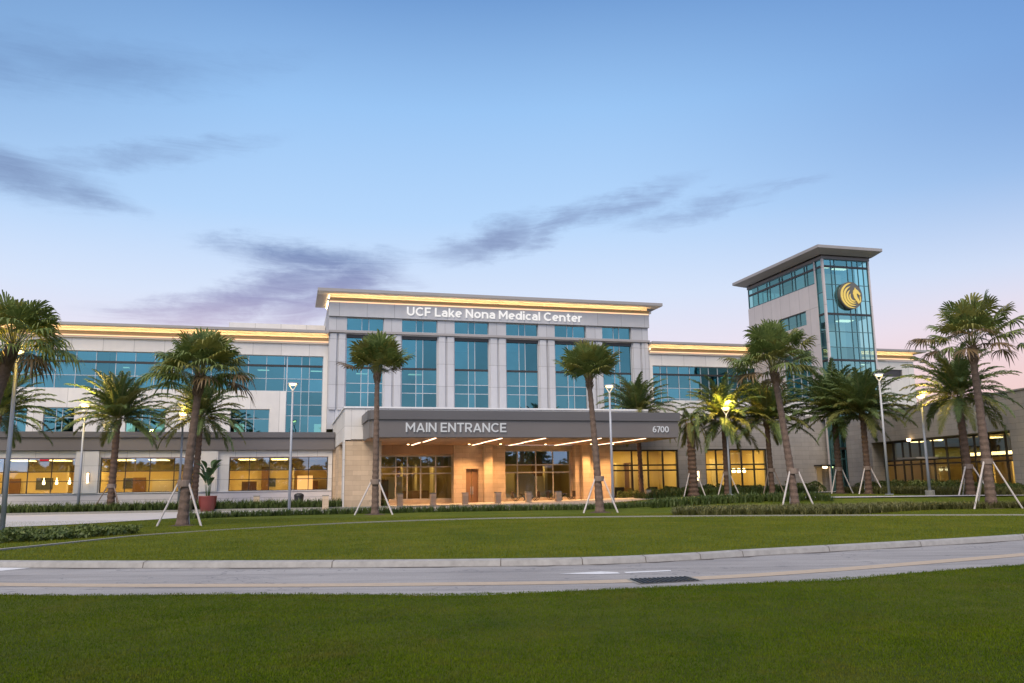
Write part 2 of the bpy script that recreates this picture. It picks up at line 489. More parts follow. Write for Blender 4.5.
def road_mat():
    m, g, b = new_mat('worn_gray_asphalt')
    tcn = g.n('ShaderNodeTexCoord')
    P = tcn.outputs['Object']
    big = g.noise(P, 0.35, 5, 0.6, 0.6)
    fine = g.noise(P, 45.0, 3, 0.7)
    mp = g.n('ShaderNodeMapping')
    mp.inputs['Scale'].default_value = (0.12, 1.5, 1)
    g.lk(P, mp.inputs[0])
    tr = g.noise(mp.outputs[0], 1.2, 5, 0.6)
    c = g.ramp(big, [(0.3, (0.245, 0.235, 0.23)), (0.7, (0.325, 0.312, 0.302))])
    c = g.mix(1.0, c, g.ramp(fine, [(0.3, (0.80,) * 3), (0.7, (1.18,) * 3)]), 'MULTIPLY')
    c = g.mix(1.0, c, g.ramp(tr, [(0.28, (0.70,) * 3), (0.5, (0.98,) * 3), (0.7, (1.08,) * 3)]), 'MULTIPLY')
    vor = g.n('ShaderNodeTexVoronoi', feature='DISTANCE_TO_EDGE')
    mp2 = g.n('ShaderNodeMapping')
    mp2.inputs['Scale'].default_value = (0.3, 0.9, 1)
    g.lk(P, mp2.inputs[0])
    wv = g.n('ShaderNodeVectorMath', operation='ADD')
    nz = g.n('ShaderNodeTexNoise')
    nz.inputs['Scale'].default_value = 1.5
    g.lk(P, nz.inputs['Vector'])
    g.lk(mp2.outputs[0], wv.inputs[0])
    g.lk(nz.outputs['Color'], wv.inputs[1])
    g.lk(wv.outputs[0], vor.inputs['Vector'])
    vor.inputs['Scale'].default_value = 0.55
    crack = g.smooth(vor.outputs['Distance'], 0.012, 0.0)
    c = g.mix(g.m('MULTIPLY', crack, 0.6), c, (0.12, 0.12, 0.13, 1))
    g.lk(c, b.inputs['Base Color'])
    b.inputs['Roughness'].default_value = 0.85
    b.inputs['Specular IOR Level'].default_value = 0.3
    bn = g.n('ShaderNodeBump')
    bn.inputs['Strength'].default_value = 0.3
    bn.inputs['Distance'].default_value = 0.01
    g.lk(fine, bn.inputs['Height'])
    g.lk(bn.outputs[0], b.inputs['Normal'])
    return m


M['road'] = road_mat()
M['paint_white'] = simple('worn_white_paint', (0.62, 0.62, 0.62), 0.7, 0, 0.25, 12)
M['paint_ochre'] = simple('worn_ochre_line', (0.40, 0.32, 0.235), 0.8, 0, 0.2, 6)
M['curb'] = simple('curb_concrete', (0.30, 0.29, 0.275), 0.85, 0, 0.38, 5, 0.3, 40)
M['curb_dark'] = simple('gutter_dirt', (0.10, 0.085, 0.075), 0.95, 0, 0.5, 4)
M['walk'] = simple('pale_walk_concrete', (0.44, 0.42, 0.41), 0.85, 0, 0.12, 1.5, 0.2, 40)


# ------------------------------------------------------------------ mesh builder
class MB:
    def __init__(self, o=(0, 0, 0)):
        self.v, self.f, self.mi = [], [], []
        self.o = o

    def quad(self, pts, mi=0):
        b = len(self.v)
        self.v += [(p[0] - self.o[0], p[1] - self.o[1], p[2] - self.o[2]) for p in pts]
        self.f.append(tuple(range(b, b + len(pts))))
        self.mi.append(mi)

    def box(self, x0, x1, y0, y1, z0, z1, mi=0):
        b = len(self.v)
        ox, oy, oz = self.o
        for x in (x0, x1):
            for y in (y0, y1):
                for z in (z0, z1):
                    self.v.append((x - ox, y - oy, z - oz))
        for q in ((0, 1, 3, 2), (4, 6, 7, 5), (0, 4, 5, 1), (2, 3, 7, 6), (0, 2, 6, 4), (1, 5, 7, 3)):
            self.f.append(tuple(b + i for i in q))
            self.mi.append(mi)

    def tube(self, pts, rad, n=8, mi=0, cap=True):
        """pts: list of 3D points, rad: list or number"""
        if not isinstance(rad, (list, tuple)):
            rad = [rad] * len(pts)
        pts = [Vector(p) - Vector(self.o) for p in pts]
        b = len(self.v)
        up = Vector((0, 0, 1))
        for i, p in enumerate(pts):
            d = (pts[min(i + 1, len(pts) - 1)] - pts[max(i - 1, 0)]).normalized()
            a = d.cross(up)
            if a.length < 1e-3:
                a = Vector((1, 0, 0))
            a.normalize()
            c = a.cross(d).normalized()
            for k in range(n):
                t = 2 * math.pi * k / n
                q = p + (a * math.cos(t) + c * math.sin(t)) * rad[i]
                self.v.append(tuple(q))
        for i in range(len(pts) - 1):
            for k in range(n):
                k2 = (k + 1) % n
                self.f.append((b + i * n + k, b + i * n + k2, b + (i + 1) * n + k2, b + (i + 1) * n + k))
                self.mi.append(mi)
        if cap:
            self.f.append(tuple(b + k for k in range(n))[::-1])
            self.mi.append(mi)
            e = b + (len(pts) - 1) * n
            self.f.append(tuple(e + k for k in range(n)))
            self.mi.append(mi)

    def lathe(self, prof, c=(0, 0), n=20, mi=0):
        b = len(self.v)
        for (r, z) in prof:
            for k in range(n):
                t = 2 * math.pi * k / n
                self.v.append((c[0] + r * math.cos(t) - self.o[0], c[1] + r * math.sin(t) - self.o[1], z - self.o[2]))
        for i in range(len(prof) - 1):
            for k in range(n):
                k2 = (k + 1) % n
                self.f.append((b + i * n + k, b + i * n + k2, b + (i + 1) * n + k2, b + (i + 1) * n + k))
                self.mi.append(mi)
        self.f.append(tuple(b + k for k in range(n))[::-1])
        self.mi.append(mi)
        e = b + (len(prof) - 1) * n
        self.f.append(tuple(e + k for k in range(n)))
        self.mi.append(mi)

    def prism(self, poly, z0, z1, mi=0):
        """poly: list of (x, y) counter-clockwise"""
        n = len(poly)
        self.quad([(x, y, z1) for x, y in poly], mi)
        self.quad([(x, y, z0) for x, y in poly][::-1], mi)
        for i in range(n):
            a, c = poly[i], poly[(i + 1) % n]
            self.quad([(a[0], a[1], z0), (c[0], c[1], z0), (c[0], c[1], z1), (a[0], a[1], z1)], mi)

    def wall(self, axis, a0, a1, z0, z1, d0, d1, holes, mi=0):
        """slab along x (axis 0) or y (axis 1) between depths d0<d1 with rectangular holes (a0,a1,z0,z1)"""
        As = sorted(set([a0, a1] + [min(max(h[i], a0), a1) for h in holes for i in (0, 1)]))
        Zs = sorted(set([z0, z1] + [min(max(h[i], z0), z1) for h in holes for i in (2, 3)]))
        na, nz = len(As) - 1, len(Zs) - 1

        def solid(i, j):
            if i < 0 or j < 0 or i >= na or j >= nz:
                return False
            ca, cz = (As[i] + As[i + 1]) / 2, (Zs[j] + Zs[j + 1]) / 2
            return not any(h[0] < ca < h[1] and h[2] < cz < h[3] for h in holes)

        def P(a, d, z):
            return (a, d, z) if axis == 0 else (d, a, z)
        for i in range(na):
            for j in range(nz):
                if not solid(i, j):
                    continue
                A0, A1, B0, B1 = As[i], As[i + 1], Zs[j], Zs[j + 1]
                self.quad([P(A0, d0, B0), P(A1, d0, B0), P(A1, d0, B1), P(A0, d0, B1)], mi)
                self.quad([P(A1, d1, B0), P(A0, d1, B0), P(A0, d1, B1), P(A1, d1, B1)], mi)
                if not solid(i - 1, j):
                    self.quad([P(A0, d1, B0), P(A0, d0, B0), P(A0, d0, B1), P(A0, d1, B1)], mi)
                if not solid(i + 1, j):
                    self.quad([P(A1, d0, B0), P(A1, d1, B0), P(A1, d1, B1), P(A1, d0, B1)], mi)
                if not solid(i, j - 1):
                    self.quad([P(A0, d0, B0), P(A0, d1, B0), P(A1, d1, B0), P(A1, d0, B0)], mi)
                if not solid(i, j + 1):
                    self.quad([P(A0, d0, B1), P(A1, d0, B1), P(A1, d1, B1), P(A0, d1, B1)], mi)

    def mesh(self, name, mats, smooth=False):
        me = bpy.data.meshes.new(name)
        me.from_pydata(self.v, [], self.f)
        for m in (mats if isinstance(mats, (list, tuple)) else [mats]):
            me.materials.append(m)
        if any(self.mi):
            me.polygons.foreach_set('material_index', self.mi)
        if smooth:
            me.polygons.foreach_set('use_smooth', [True] * len(me.polygons))
        me.update()
        return me

    def build(self, name, mats, parent=None, smooth=False):
        o = bpy.data.objects.new(name, self.mesh(name, mats, smooth))
        COL.objects.link(o)
        if parent:
            o.parent = parent
        return o


def tag(o, label=None, cat=None, group=None, kind=None):
    if label:
        o['label'] = label
    if cat:
        o['category'] = cat
    if group:
        o['group'] = group
    if kind:
        o['kind'] = kind
    return o


def thing(name, label, cat, loc=(0, 0, 0), rz=0.0, group=None):
    o = bpy.data.objects.new(name, None)
    COL.objects.link(o)
    o.location = loc
    o.rotation_euler = (0, 0, rz)
    o.empty_display_size = 0.3
    return tag(o, label, cat, group)


def copy_tree(o, parent=None):
    c = o.copy()
    COL.objects.link(c)
    c.parent = parent
    for ch in list(o.children):
        copy_tree(ch, c)
    return c


def tri_mesh(name, verts, faces_n, mats, mi=None):
    """fast mesh from numpy: verts (N,3), every faces_n consecutive verts make one face"""
    n = len(verts)
    nf = n // faces_n
    me = bpy.data.meshes.new(name)
    me.vertices.add(n)
    me.vertices.foreach_set('co', np.asarray(verts, dtype=np.float32).ravel())
    me.loops.add(n)
    me.loops.foreach_set('vertex_index', np.arange(n, dtype=np.int32))
    me.polygons.add(nf)
    me.polygons.foreach_set('loop_start', np.arange(0, n, faces_n, dtype=np.int32))
    for m in (mats if isinstance(mats, (list, tuple)) else [mats]):
        me.materials.append(m)
    if mi is not None:
        me.polygons.foreach_set('material_index', np.asarray(mi, dtype=np.int32))
    me.update(calc_edges=True)
    return me


# ------------------------------------------------------------------ building frame: s along the facade, d into it
TH = R(15.0)
P0 = Vector((-14.811, 73.185, 0.0))
U = Vector((math.cos(TH), math.sin(TH), 0))
V = Vector((-math.sin(TH), math.cos(TH), 0))
GZ = 0.13                                  # level of everything beyond the road kerb


def fw(s, d, z=0.0):
    return P0 + U * s + V * d + Vector((0, 0, z))


def to_sd(x, y):
    r = Vector((x, y, 0)) - P0
    return r.dot(U), r.dot(V)


def sstep(t):
    t = np.clip(t, 0, 1)
    return t * t * (3 - 2 * t)


def hgt(x, y):
    """the ground beyond the kerb rises gently towards the right"""
    return GZ + 0.50 * sstep((np.asarray(x, float) - 3.0) / 13.0) * sstep((np.asarray(y, float) - 43.6) / 3.4)


# ================================================================== SETTING: ground, road, walks
def catmull(pts, n=14):
    pts = [np.array(p, float) for p in pts]
    pts = [2 * pts[0] - pts[1]] + pts + [2 * pts[-1] - pts[-2]]
    o = []
    for i in range(1, len(pts) - 2):
        a, b, c, d = pts[i - 1:i + 3]
        for k in range(n):
            t = k / n
            o.append(0.5 * ((2 * b) + (c - a) * t + (2 * a - 5 * b + 4 * c - d) * t * t + (3 * b - a - 3 * c + d) * t ** 3))
    o.append(pts[-2])
    return np.array(o)


near_edge = catmull([(-70, 40.0), (-34, 22.0), (-16.5, 16.0), (-8.53, 14.15), (-4.14, 13.72), (-0.24, 13.6), (2.01, 13.88), (4.03, 14.4), (6.72, 15.39), (9.87, 16.62), (16, 19.4), (30, 27), (62, 46)])
far_edge = catmull([(-72, 46.5), (-36, 27.5), (-19, 21.2), (-11.78, 19.2), (-5.54, 18.25), (-0.31, 17.9), (1.94, 18.05), (3.85, 18.7), (5.51, 19.5), (9.28, 21.12), (13.87, 23.23), (28, 30.5), (60, 50)])


def offset(line, k):
    d = np.gradient(line, axis=0)
    d /= np.linalg.norm(d, axis=1)[:, None]
    return line + np.stack([-d[:, 1], d[:, 0]], 1) * k


def strip_mesh(name, a, b, za, zb, mat, kind='structure', parent=None):
    m = MB()
    za = np.broadcast_to(za, len(a))
    zb = np.broadcast_to(zb, len(b))
    for i in range(len(a) - 1):
        m.quad([(*a[i], za[i]), (*a[i + 1], za[i + 1]), (*b[i + 1], zb[i + 1]), (*b[i], zb[i])])
    o = m.build(name, mat, parent)
    if kind:
        o['kind'] = kind
    return o


# base ground reaches the horizon
gm = MB()
gm.quad([(-3000, -3000, -0.02), (3000, -3000, -0.02), (3000, 3000, -0.02), (-3000, 3000, -0.02)])
tag(gm.build('ground', M['grass']), kind='structure')
# foreground lawn with a soft roll
nx, ny = 120, 40
lx = np.linspace(-60, 60, nx)
fl = MB()


def near_y(x):
    return np.interp(x, near_edge[:, 0], near_edge[:, 1])


rows = []
for x in lx:
    ye = near_y(x)
    rows.append([(x, -30 + (ye + 30) * (k / (ny - 1)) ** 0.6, 0.0) for k in range(ny)])
for i in range(nx - 1):
    for k in range(ny - 1):
        q = [rows[i][k], rows[i + 1][k], rows[i + 1][k + 1], rows[i][k + 1]]
        q = [(a, b, 0.022 + 0.012 * math.sin(a * 0.9 + b * 0.4) + 0.01 * math.sin(b * 1.7 - a * 0.3) - (0.014 if abs(b - near_y(a)) < 0.02 else 0)) for a, b, c in q]
        fl.quad(q)
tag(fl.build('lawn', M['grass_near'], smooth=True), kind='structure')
strip_mesh('road', offset(near_edge, -0.5), offset(far_edge, 0.05), -0.006, -0.006, M['road'])
# kerb with a dirty gutter line
kb = MB()
k0, k1, k2 = far_edge, offset(far_edge, 0.03), offset(far_edge, 0.19)
for i in range(len(far_edge) - 1):
    kb.quad([(*k0[i], -0.01), (*k0[i + 1], -0.01), (*k1[i + 1], 0.112), (*k1[i], 0.112)])
    kb.quad([(*k1[i], 0.112), (*k1[i + 1], 0.112), (*k2[i + 1], 0.14), (*k2[i], 0.14)])
    if i % 10 == 0:
        p, q = k1[i], k2[i]
        t = (k1[i + 1] - k1[i]) / np.linalg.norm(k1[i + 1] - k1[i]) * 0.02
        kb.quad([(*p, 0.1155), (*(p + t), 0.1155), (*(q + t), 0.1435), (*q, 0.1435)], 1)
        e = k0[i]
        kb.quad([(e[0] + 0.001, e[1] - 0.004, -0.004), (e[0] + t[0], e[1] + t[1] - 0.004, -0.004), (p[0] + t[0], p[1] + t[1] - 0.004, 0.112), (p[0], p[1] - 0.004, 0.112)], 1)
tag(kb.build('kerb', [M['curb'], M['curb_dark']]), kind='structure')
# broken line of dirt along the gutter
gd = MB()
g0, g1 = offset(far_edge, -0.012), offset(far_edge, -0.17)
for i in range(len(far_edge) - 1):
    w0, w1 = [0.25 + 0.75 * max(0, math.sin(j * 0.7) + 0.3 * math.sin(j * 2.3)) for j in (i, i + 1)]
    a0 = g0[i] + (g1[i] - g0[i]) * w0
    a1 = g0[i + 1] + (g1[i + 1] - g0[i + 1]) * w1
    gd.quad([(*a0, 0.0015), (*a1, 0.0015), (*g0[i + 1], 0.0015), (*g0[i], 0.0015)])
tag(gd.build('gutter_dirt', M['curb_dark']), kind='structure')
# edge line of the road
yl = catmull([(-30, 22.5), (-16, 17.6), (-9.46, 15.76), (-4.55, 15.06), (-0.26, 14.86), (1.81, 14.95), (3.6, 15.35), (5.2, 15.95), (7.46, 17.0), (11.39, 19.0), (24, 25.5)])
strip_mesh('road_edge_line', offset(yl, -0.24), offset(yl, 0.22), 0.0, 0.0, M['paint_ochre'])
# painted arrows
am = MB()


def flat(m, pts, z=0.0):
    m.quad([(x, y, z) for x, y in pts])


flat(am, [(0.83, 16.26), (1.55, 16.10), (1.98, 16.16), (1.96, 16.40), (1.66, 16.58)])
flat(am, [(2.10, 16.22), (3.00, 16.46), (3.02, 16.66), (2.08, 16.42)])
tag(am.build('road_arrow', M['paint_white']), kind='structure')
am = MB()
flat(am, [(-11.3, 17.75), (-10.7, 18.95), (-13.4, 19.6)][::1])
tag(am.build('road_arrow', M['paint_white']), kind='structure')

# island lawn beyond the kerb: one sheet carried to the far distance
isl = MB()
ln = offset(far_edge, 0.18)
ts = np.concatenate([np.linspace(0, 1, 90) ** 1.0 * 60, [90, 150, 260, 420]])
gr = []
for p in ln:
    col = []
    for t in ts:
        yy = p[1] + t
        xx = p[0] * (1 + t / 140.0)
        z = float(hgt(xx, yy)) + 0.06 * math.exp(-((yy - 29) / 6.0) ** 2) * math.exp(-((xx) / 14.0) ** 2)
        col.append((xx, yy, z if t > 0 else 0.14))
    gr.append(col)
for i in range(len(ln) - 1):
    for k in range(len(ts) - 1):
        isl.quad([gr[i][k], gr[i + 1][k], gr[i + 1][k + 1], gr[i][k + 1]])
tag(isl.build('island_lawn', M['grass'], smooth=True), kind='structure')

# thin kerb between lawn and planting strip
back = catmull([(-20, 14.0), (-14.2, 19.9), (-13.5, 22.6), (-13.05, 24.6), (-12.4, 27.9), (-11.3, 30.0), (-9.7, 32.2), (-6.5, 35.6), (-1.55, 38.0), (3.83, 38.2), (9.0, 37.6), (14.4, 36.4), (20.5, 34.6), (30, 31.5)], 10)
bm_ = MB()
b0, b1 = offset(back, -0.09), offset(back, 0.09)
for i in range(len(back) - 1):
    if back[i][1] < 21.6:
        continue
    za, zb = 0.0 + GZ + 0.055, GZ - 0.05
    bm_.quad([(*b0[i], za), (*b0[i + 1], za), (*b1[i + 1], za), (*b1[i], za)])
    bm_.quad([(*b0[i], zb), (*b0[i + 1], zb), (*b0[i + 1], za), (*b0[i], za)])
    bm_.quad([(*b1[i + 1], zb), (*b1[i], zb), (*b1[i], za), (*b1[i + 1], za)])
tag(bm_.build('planting_kerb', M['concrete']), kind='structure')

# drop-off lane in front of the building
la = catmull([(-60, 30.0), (-40, 31.5), (-26.5, 34.5), (-20.8, 37.0), (-18.6, 41.5), (-17.0, 45.5), (-13.5, 48.0), (-6, 50.5), (2, 51.0), (10, 48.6), (18, 47.2), (26, 46.9), (50, 45)], 10)
lb = catmull([(-75, 44.0), (-46, 50.0), (-32.6, 52.6), (-27.0, 53.6), (-23.0, 54.8), (-20.0, 55.6), (-14.5, 56.6), (-8, 58.0), (1, 57.6), (11, 54.0), (18, 50.6), (26.5, 49.4), (51, 47.5)], 10)
lm_ = MB()
NR = 14
rowsl = []
for i in range(len(la)):
    r_ = []
    for k in range(NR + 1):
        p = la[i] + (lb[i] - la[i]) * k / NR
        r_.append((p[0], p[1], float(hgt(p[0], p[1])) + 0.02 + .03 * float(sstep((p[0] - 3) / 6))))
    rowsl.append(r_)
for i in range(len(la) - 1):
    for k in range(NR):
        lm_.quad([rowsl[i][k], rowsl[i + 1][k], rowsl[i + 1][k + 1], rowsl[i][k + 1]])
tag(lm_.build('drop_off_lane', M['walk']), kind='structure')
# kerb behind the lane at the left
lk_ = MB()
l0, l1 = lb, offset(lb, 0.3)
for i in range(len(lb) - 1):
    if lb[i][0] > 8:
        continue
    lk_.quad([(*l0[i], GZ), (*l0[i + 1], GZ), (*l0[i + 1], GZ + .15), (*l0[i], GZ + .15)])
    lk_.quad([(*l0[i], GZ + .15), (*l0[i + 1], GZ + .15), (*l1[i + 1], GZ + .15), (*l1[i], GZ + .15)])
tag(lk_.build('kerb', M['concrete']), kind='structure')
# paved forecourt
fc = MB()
q = [fw(-12, -10.2), fw(-12, -4.0), fw(-1.0, -4.0), fw(-1, -10), fw(41.9, -10), fw(41.9, -14.2), fw(34, -15.2), fw(24, -18.5), fw(12, -18.5), fw(2, -18.2), fw(-6, -15.0)]
fc.quad([(p.x, p.y, GZ + 0.02 + (0.40 * 0 if p.x < 14 else float(hgt(p.x, p.y)) - GZ)) for p in q][::-1])
tag(fc.build('forecourt', M['walk']), kind='structure')

# storm drain
sdm = thing('storm_drain', 'black iron storm drain grate set into the road edge', 'drain', (2.6, 14.98, 0))
m = MB((2.6, 14.98, 0))
cs = [(2.02, 15.20), (3.10, 15.46), (3.20, 14.84), (2.12, 14.50)]
c = np.array(cs)
m.quad([(x, y, 0.004) for x, y in c][::-1])
m.build('pit', M['black'], sdm)
m = MB((2.6, 14.98, 0))
for k in range(13):
    t0, t1 = k / 13 + 0.012, k / 13 + 0.05
    a0, a1 = c[0] + (c[1] - c[0]) * t0, c[0] + (c[1] - c[0]) * t1
    b0_, b1_ = c[3] + (c[2] - c[3]) * t0, c[3] + (c[2] - c[3]) * t1
    m.prism([tuple(b0_), tuple(b1_), tuple(a1), tuple(a0)], 0.006, 0.016)
m.build('grate', M['iron'], sdm)
m = MB((2.6, 14.98, 0))
co = c.mean(0) + (c - c.mean(0)) * 1.10
for i in range(4):
    j = (i + 1) % 4
    m.quad([(*co[i], 0.003), (*co[j], 0.003), (*c[j], 0.003), (*c[i], 0.003)])
m.build('collar', M['concrete'], sdm)


# ================================================================== BUILDING
def part_box(parent, name, boxes, mat, o):
    m = MB(o)
    for b in boxes:
        m.box(*b)
    return m.build(name, mat, parent)


def window(parent, o, a0, a1, z0, z1, d, vs, hs, fmat, gmat, fw_=0.07, depth=0.12, axis=0, top_mat=None, top_z=None, border=True, hdark=None, flip=False):
    """frame bars plus one pane mesh; vs / hs are the inner bar positions (absolute)"""
    m = MB(o)

    def bar(A0, A1, Z0, Z1, dd, mi=0):
        if axis == 0:
            m.box(A0, A1, d - dd, d + dd, Z0, Z1, mi)
        else:
            m.box(d - dd, d + dd, A0, A1, Z0, Z1, mi)
    h = fw_ / 2
    if border:
        bar(a0, a0 + fw_, z0, z1, depth / 2)
        bar(a1 - fw_, a1, z0, z1, depth / 2)
        bar(a0 + fw_, a1 - fw_, z0, z0 + fw_, depth / 2 - .003)
        bar(a0 + fw_, a1 - fw_, z1 - fw_, z1, depth / 2 - .003)
    for v in vs:
        bar(v - h, v + h, z0 + fw_, z1 - fw_, depth / 2 - .006)
    for z in hs:
        bar(a0 + fw_, a1 - fw_, z - h, z + h, depth / 2 - .010)
    for z in (hdark or []):
        bar(a0 + fw_, a1 - fw_, z - 0.09, z + 0.09, depth / 2 + 0.02, 1)
    w = m.build('window', [fmat, M['bronze']], parent)
    p = MB(o)
    xs = [a0] + sorted(vs) + [a1]
    zs = [z0] + sorted(list(hs) + list(hdark or [])) + [z1]
    for i in range(len(xs) - 1):
        for j in range(len(zs) - 1):
            mi = 1 if (top_z is not None and zs[j] >= top_z - 1e-3) else 0
            A, B, C, D = xs[i] + .01, xs[i + 1] - .01, zs[j] + .01, zs[j + 1] - .01
            if axis == 0:
                p.quad([(A, d, C), (B, d, C), (B, d, D), (A, d, D)], mi)
            else:
                p.quad([(d, B, C), (d, A, C), (d, A, D), (d, B, D)], mi)
    p.build('pane', [gmat, top_mat or gmat], w)
    return w


def room(parent, o, a0, a1, d0, d1, z0, z1, wall, floor=None, name='interior'):
    """inside of a room seen through glass: back, sides, floor, ceiling"""
    m = MB(o)
    m.quad([(a0, d1, z0), (a1, d1, z0), (a1, d1, z1), (a0, d1, z1)])
    m.quad([(a0, d0, z0), (a0, d1, z0), (a0, d1, z1), (a0, d0, z1)])
    m.quad([(a1, d1, z0), (a1, d0, z0), (a1, d0, z1), (a1, d1, z1)])
    m.quad([(a0, d0, z1), (a0, d1, z1), (a1, d1, z1), (a1, d0, z1)])
    m.quad([(a0, d0, z0), (a1, d0, z0), (a1, d1, z0), (a0, d1, z0)], 1)
    return m.build(name, [wall, floor or wall], parent)


def ceiling_lights(parent, o, rects, z, mat):
    for (a0, a1, d0, d1) in rects:
        m = MB(o)
        m.box(a0, a1, d0, d1, z - 0.05, z - 0.01)
        m.build('ceiling_light', mat, parent)


def side_cove(parent, o, s_, d0, d1, z):
    part_box(parent, 'cove_light', [(s_ - .07, s_ - .01, d0, d1, z - .10, z - .04)], M['led'], o)


def eave(parent, o, s0, s1, dwall, zt, over=1.4, th=0.32, ends=(1.0, 1.0), gap=0.42):
    """overhanging roof edge with a lit cove on a ledge below"""
    e0, e1 = s0 - ends[0], s1 + ends[1]
    part_box(parent, 'roof_fascia', [(e0, e1, dwall - over, dwall + 6, zt - th, zt)], M['eave'], o)
    part_box(parent, 'soffit', [(e0 + .06, e1 - .06, dwall - over + .06, dwall - .002, zt - th - .04, zt - th - .004)], M['eave_soffit'], o)
    part_box(parent, 'ledge', [(s0 - .25 * (ends[0] > 0), s1 + .25 * (ends[1] > 0), dwall - .42, dwall - .003, zt - th - gap - .34, zt - th - gap - .18),
                               (s0 - .12 * (ends[0] > 0), s1 + .12 * (ends[1] > 0), dwall - .20, dwall - .003, zt - th - gap - .60, zt - th - gap - .46)], M['eave_soffit'], o)
    part_box(parent, 'frieze', [(s0 + .01, s1 - .01, dwall - .06, dwall - .004, zt - th - gap - .17, zt - th - .045)], M['eave_soffit'], o)
    part_box(parent, 'ledge_lip', [(s0, s1, dwall - .44, dwall - .41, zt - th - gap - .33, zt - th - gap - .06)], M['eave_gold'], o)
    part_box(parent, 'cove_light', [(s0, s1, dwall - .34, dwall - .28, zt - th - gap - .175, zt - th - gap - .14)], M['led'], o)
    part_box(parent, 'cove_light', [(s0, s1, dwall - .29, dwall - .24, zt - th - gap - .455, zt - th - gap - .37)], M['led2'], o)


# ---------------------------------------------------------------- central block
o = (13.85, 0, 0)
cb = thing('hospital_block', 'tall central hospital block of gray panels with six teal window bays under glowing eave', 'building', fw(13.85, 0), TH)
bays = [(0.0, 3.31), (4.95, 8.23), (9.83, 13.1), (14.77, 17.93), (19.58, 22.78), (24.43, 27.47)]
m = MB(o)
holes = [(a, b, 8.35, 15.1) for a, b in bays] + [(a, b, 15.46, 16.64) for a, b in bays]
m.wall(0, -1.55, 29.25, 6.6, 18.35, 0.0, 0.55, holes)
m.wall(1, 0.56, 22, 6.6, 18.35, -1.55, -1.0, [])
m.wall(1, 0.56, 22, 6.6, 18.35, 28.7, 29.25, [])
m.box(-1.55, 29.25, 22.01, 22.5, 6.6, 18.35)
m.build('wall', M['panel_gray'], cb)
# paired pilaster fins and the header band, slightly proud of the wall
fins = []
edges = [(-1.55, 0.0)] + [(bays[i][1], bays[i + 1][0]) for i in range(5)] + [(27.47, 29.25)]
for a, b in edges:
    w = (b - a)
    fins += [(a + .10, a + w * .5 - .10, -.16, -.003, 8.3, 15.12), (a + w * .5 + .10, b - .10, -.16, -.003, 8.3, 15.12)]
for q_ in fins:
    part_box(cb, 'pilaster', [q_], M['panel_gray'], o)
part_box(cb, 'header_band', [(-1.62, 29.32, -.22, -.003, 16.66, 17.98)], M['panel_gray'], o)
part_box(cb, 'sill_band', [(-1.6, 29.3, -.30, -.004, 15.18, 15.38)], M['eave'], o)
part_box(cb, 'roof', [(-1.5, 29.2, .6, 22, 18.0, 18.3)], M['roof'], o)
for i, (a, b) in enumerate(bays):
    w = b - a
    window(cb, o, a, b, 8.35, 15.1, 0.30, [a + w * .41, a + w * .60], [9.88, 10.70], M['mullion'], M['teal'], 0.06, hdark=[12.1])
    window(cb, o, a, b, 15.46, 16.64, 0.30, [a + w * .41, a + w * .60], [], M['mullion'], M['teal'], 0.05)
    part_box(cb, 'window_head', [(a + .01, b - .01, .12, .24, 14.80, 15.09)], M['bronze'], o)
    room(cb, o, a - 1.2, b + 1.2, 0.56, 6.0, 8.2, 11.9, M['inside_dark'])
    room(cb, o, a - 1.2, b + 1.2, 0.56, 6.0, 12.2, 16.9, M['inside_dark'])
ceiling_lights(cb, o, [(5.9, 7.1, 2.0, 2.6), (1.1, 2.1, 2.2, 2.7), (25.2, 26.3, 2.0, 2.6)], 11.88, M['ceiling_cool'])
rb_ = random.Random(5)
for (a, b) in bays:
    for k in range(2):
        f0, f1 = rb_.choice(((.02, .40), (.42, .59), (.61, .98)))
        zt_ = rb_.choice((11.9, 14.7, 16.5))
        hh_ = rb_.uniform(.5, 1.1)
        part_box(cb, 'roller_blind', [(a + (b - a) * f0, a + (b - a) * f1, .62, .64, zt_ - hh_, zt_)], M['eave_soffit'], o)
eave(cb, o, -1.55, 29.25, 0.0, 18.95, 1.3, 0.28, (1.1, 1.1), 0.28)

# ---------------------------------------------------------------- left upper wing
o = (-20, 0.6, 0)
lw = thing('office_wing', 'white panelled upper wing with a long teal window band left of the central block', 'building', fw(-20, 0.6), TH)
lowwin = [(-9.63, -6.41), (-17.9, -14.8), (-24.1, -21.8), (-27.2, -25.3), (-33, -30)]
m = MB(o)
m.wall(0, -60, -1.56, 5.9, 14.3, 0.6, 1.1, [(-46, -5.06, 9.93, 13.1), (-5.06, -1.95, 6.1, 13.1)] + [(a, b, 6.1, 8.34) for a, b in lowwin])
m.box(-60, -1.56, 18, 18.5, 5.9, 14.3)
m.build('wall', M['panel_white'], lw)
vs = list(np.arange(-44.8, -5.2, 1.52))
window(lw, o, -46, -5.06, 9.93, 13.1, 0.85, vs, [11.05], M['mullion'], M['teal'], 0.05, hdark=[12.2])
window(lw, o, -5.06, -1.95, 6.1, 13.1, 0.85, [-3.81, -3.14], [7.8, 8.75, 9.93, 11.05], M['mullion'], M['teal'], 0.05, hdark=[12.2])
for a, b in lowwin:
    w = b - a
    window(lw, o, a, b, 6.1, 8.34, 0.85, [a + w * .40, a + w * .60], [7.5], M['mullion'], M['teal'], 0.05)
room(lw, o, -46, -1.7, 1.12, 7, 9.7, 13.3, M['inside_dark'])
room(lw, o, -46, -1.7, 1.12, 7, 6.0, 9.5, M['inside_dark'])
ceiling_lights(lw, o, [(-3.0, -2.0, 2.0, 2.5), (-7.6, -6.6, 2.0, 2.5), (-19.3, -18.2, 2.2, 2.7), (-12, -11.2, 2.2, 2.7), (-28, -27, 2.2, 2.7)], 12.0, M['ceiling_cool'])
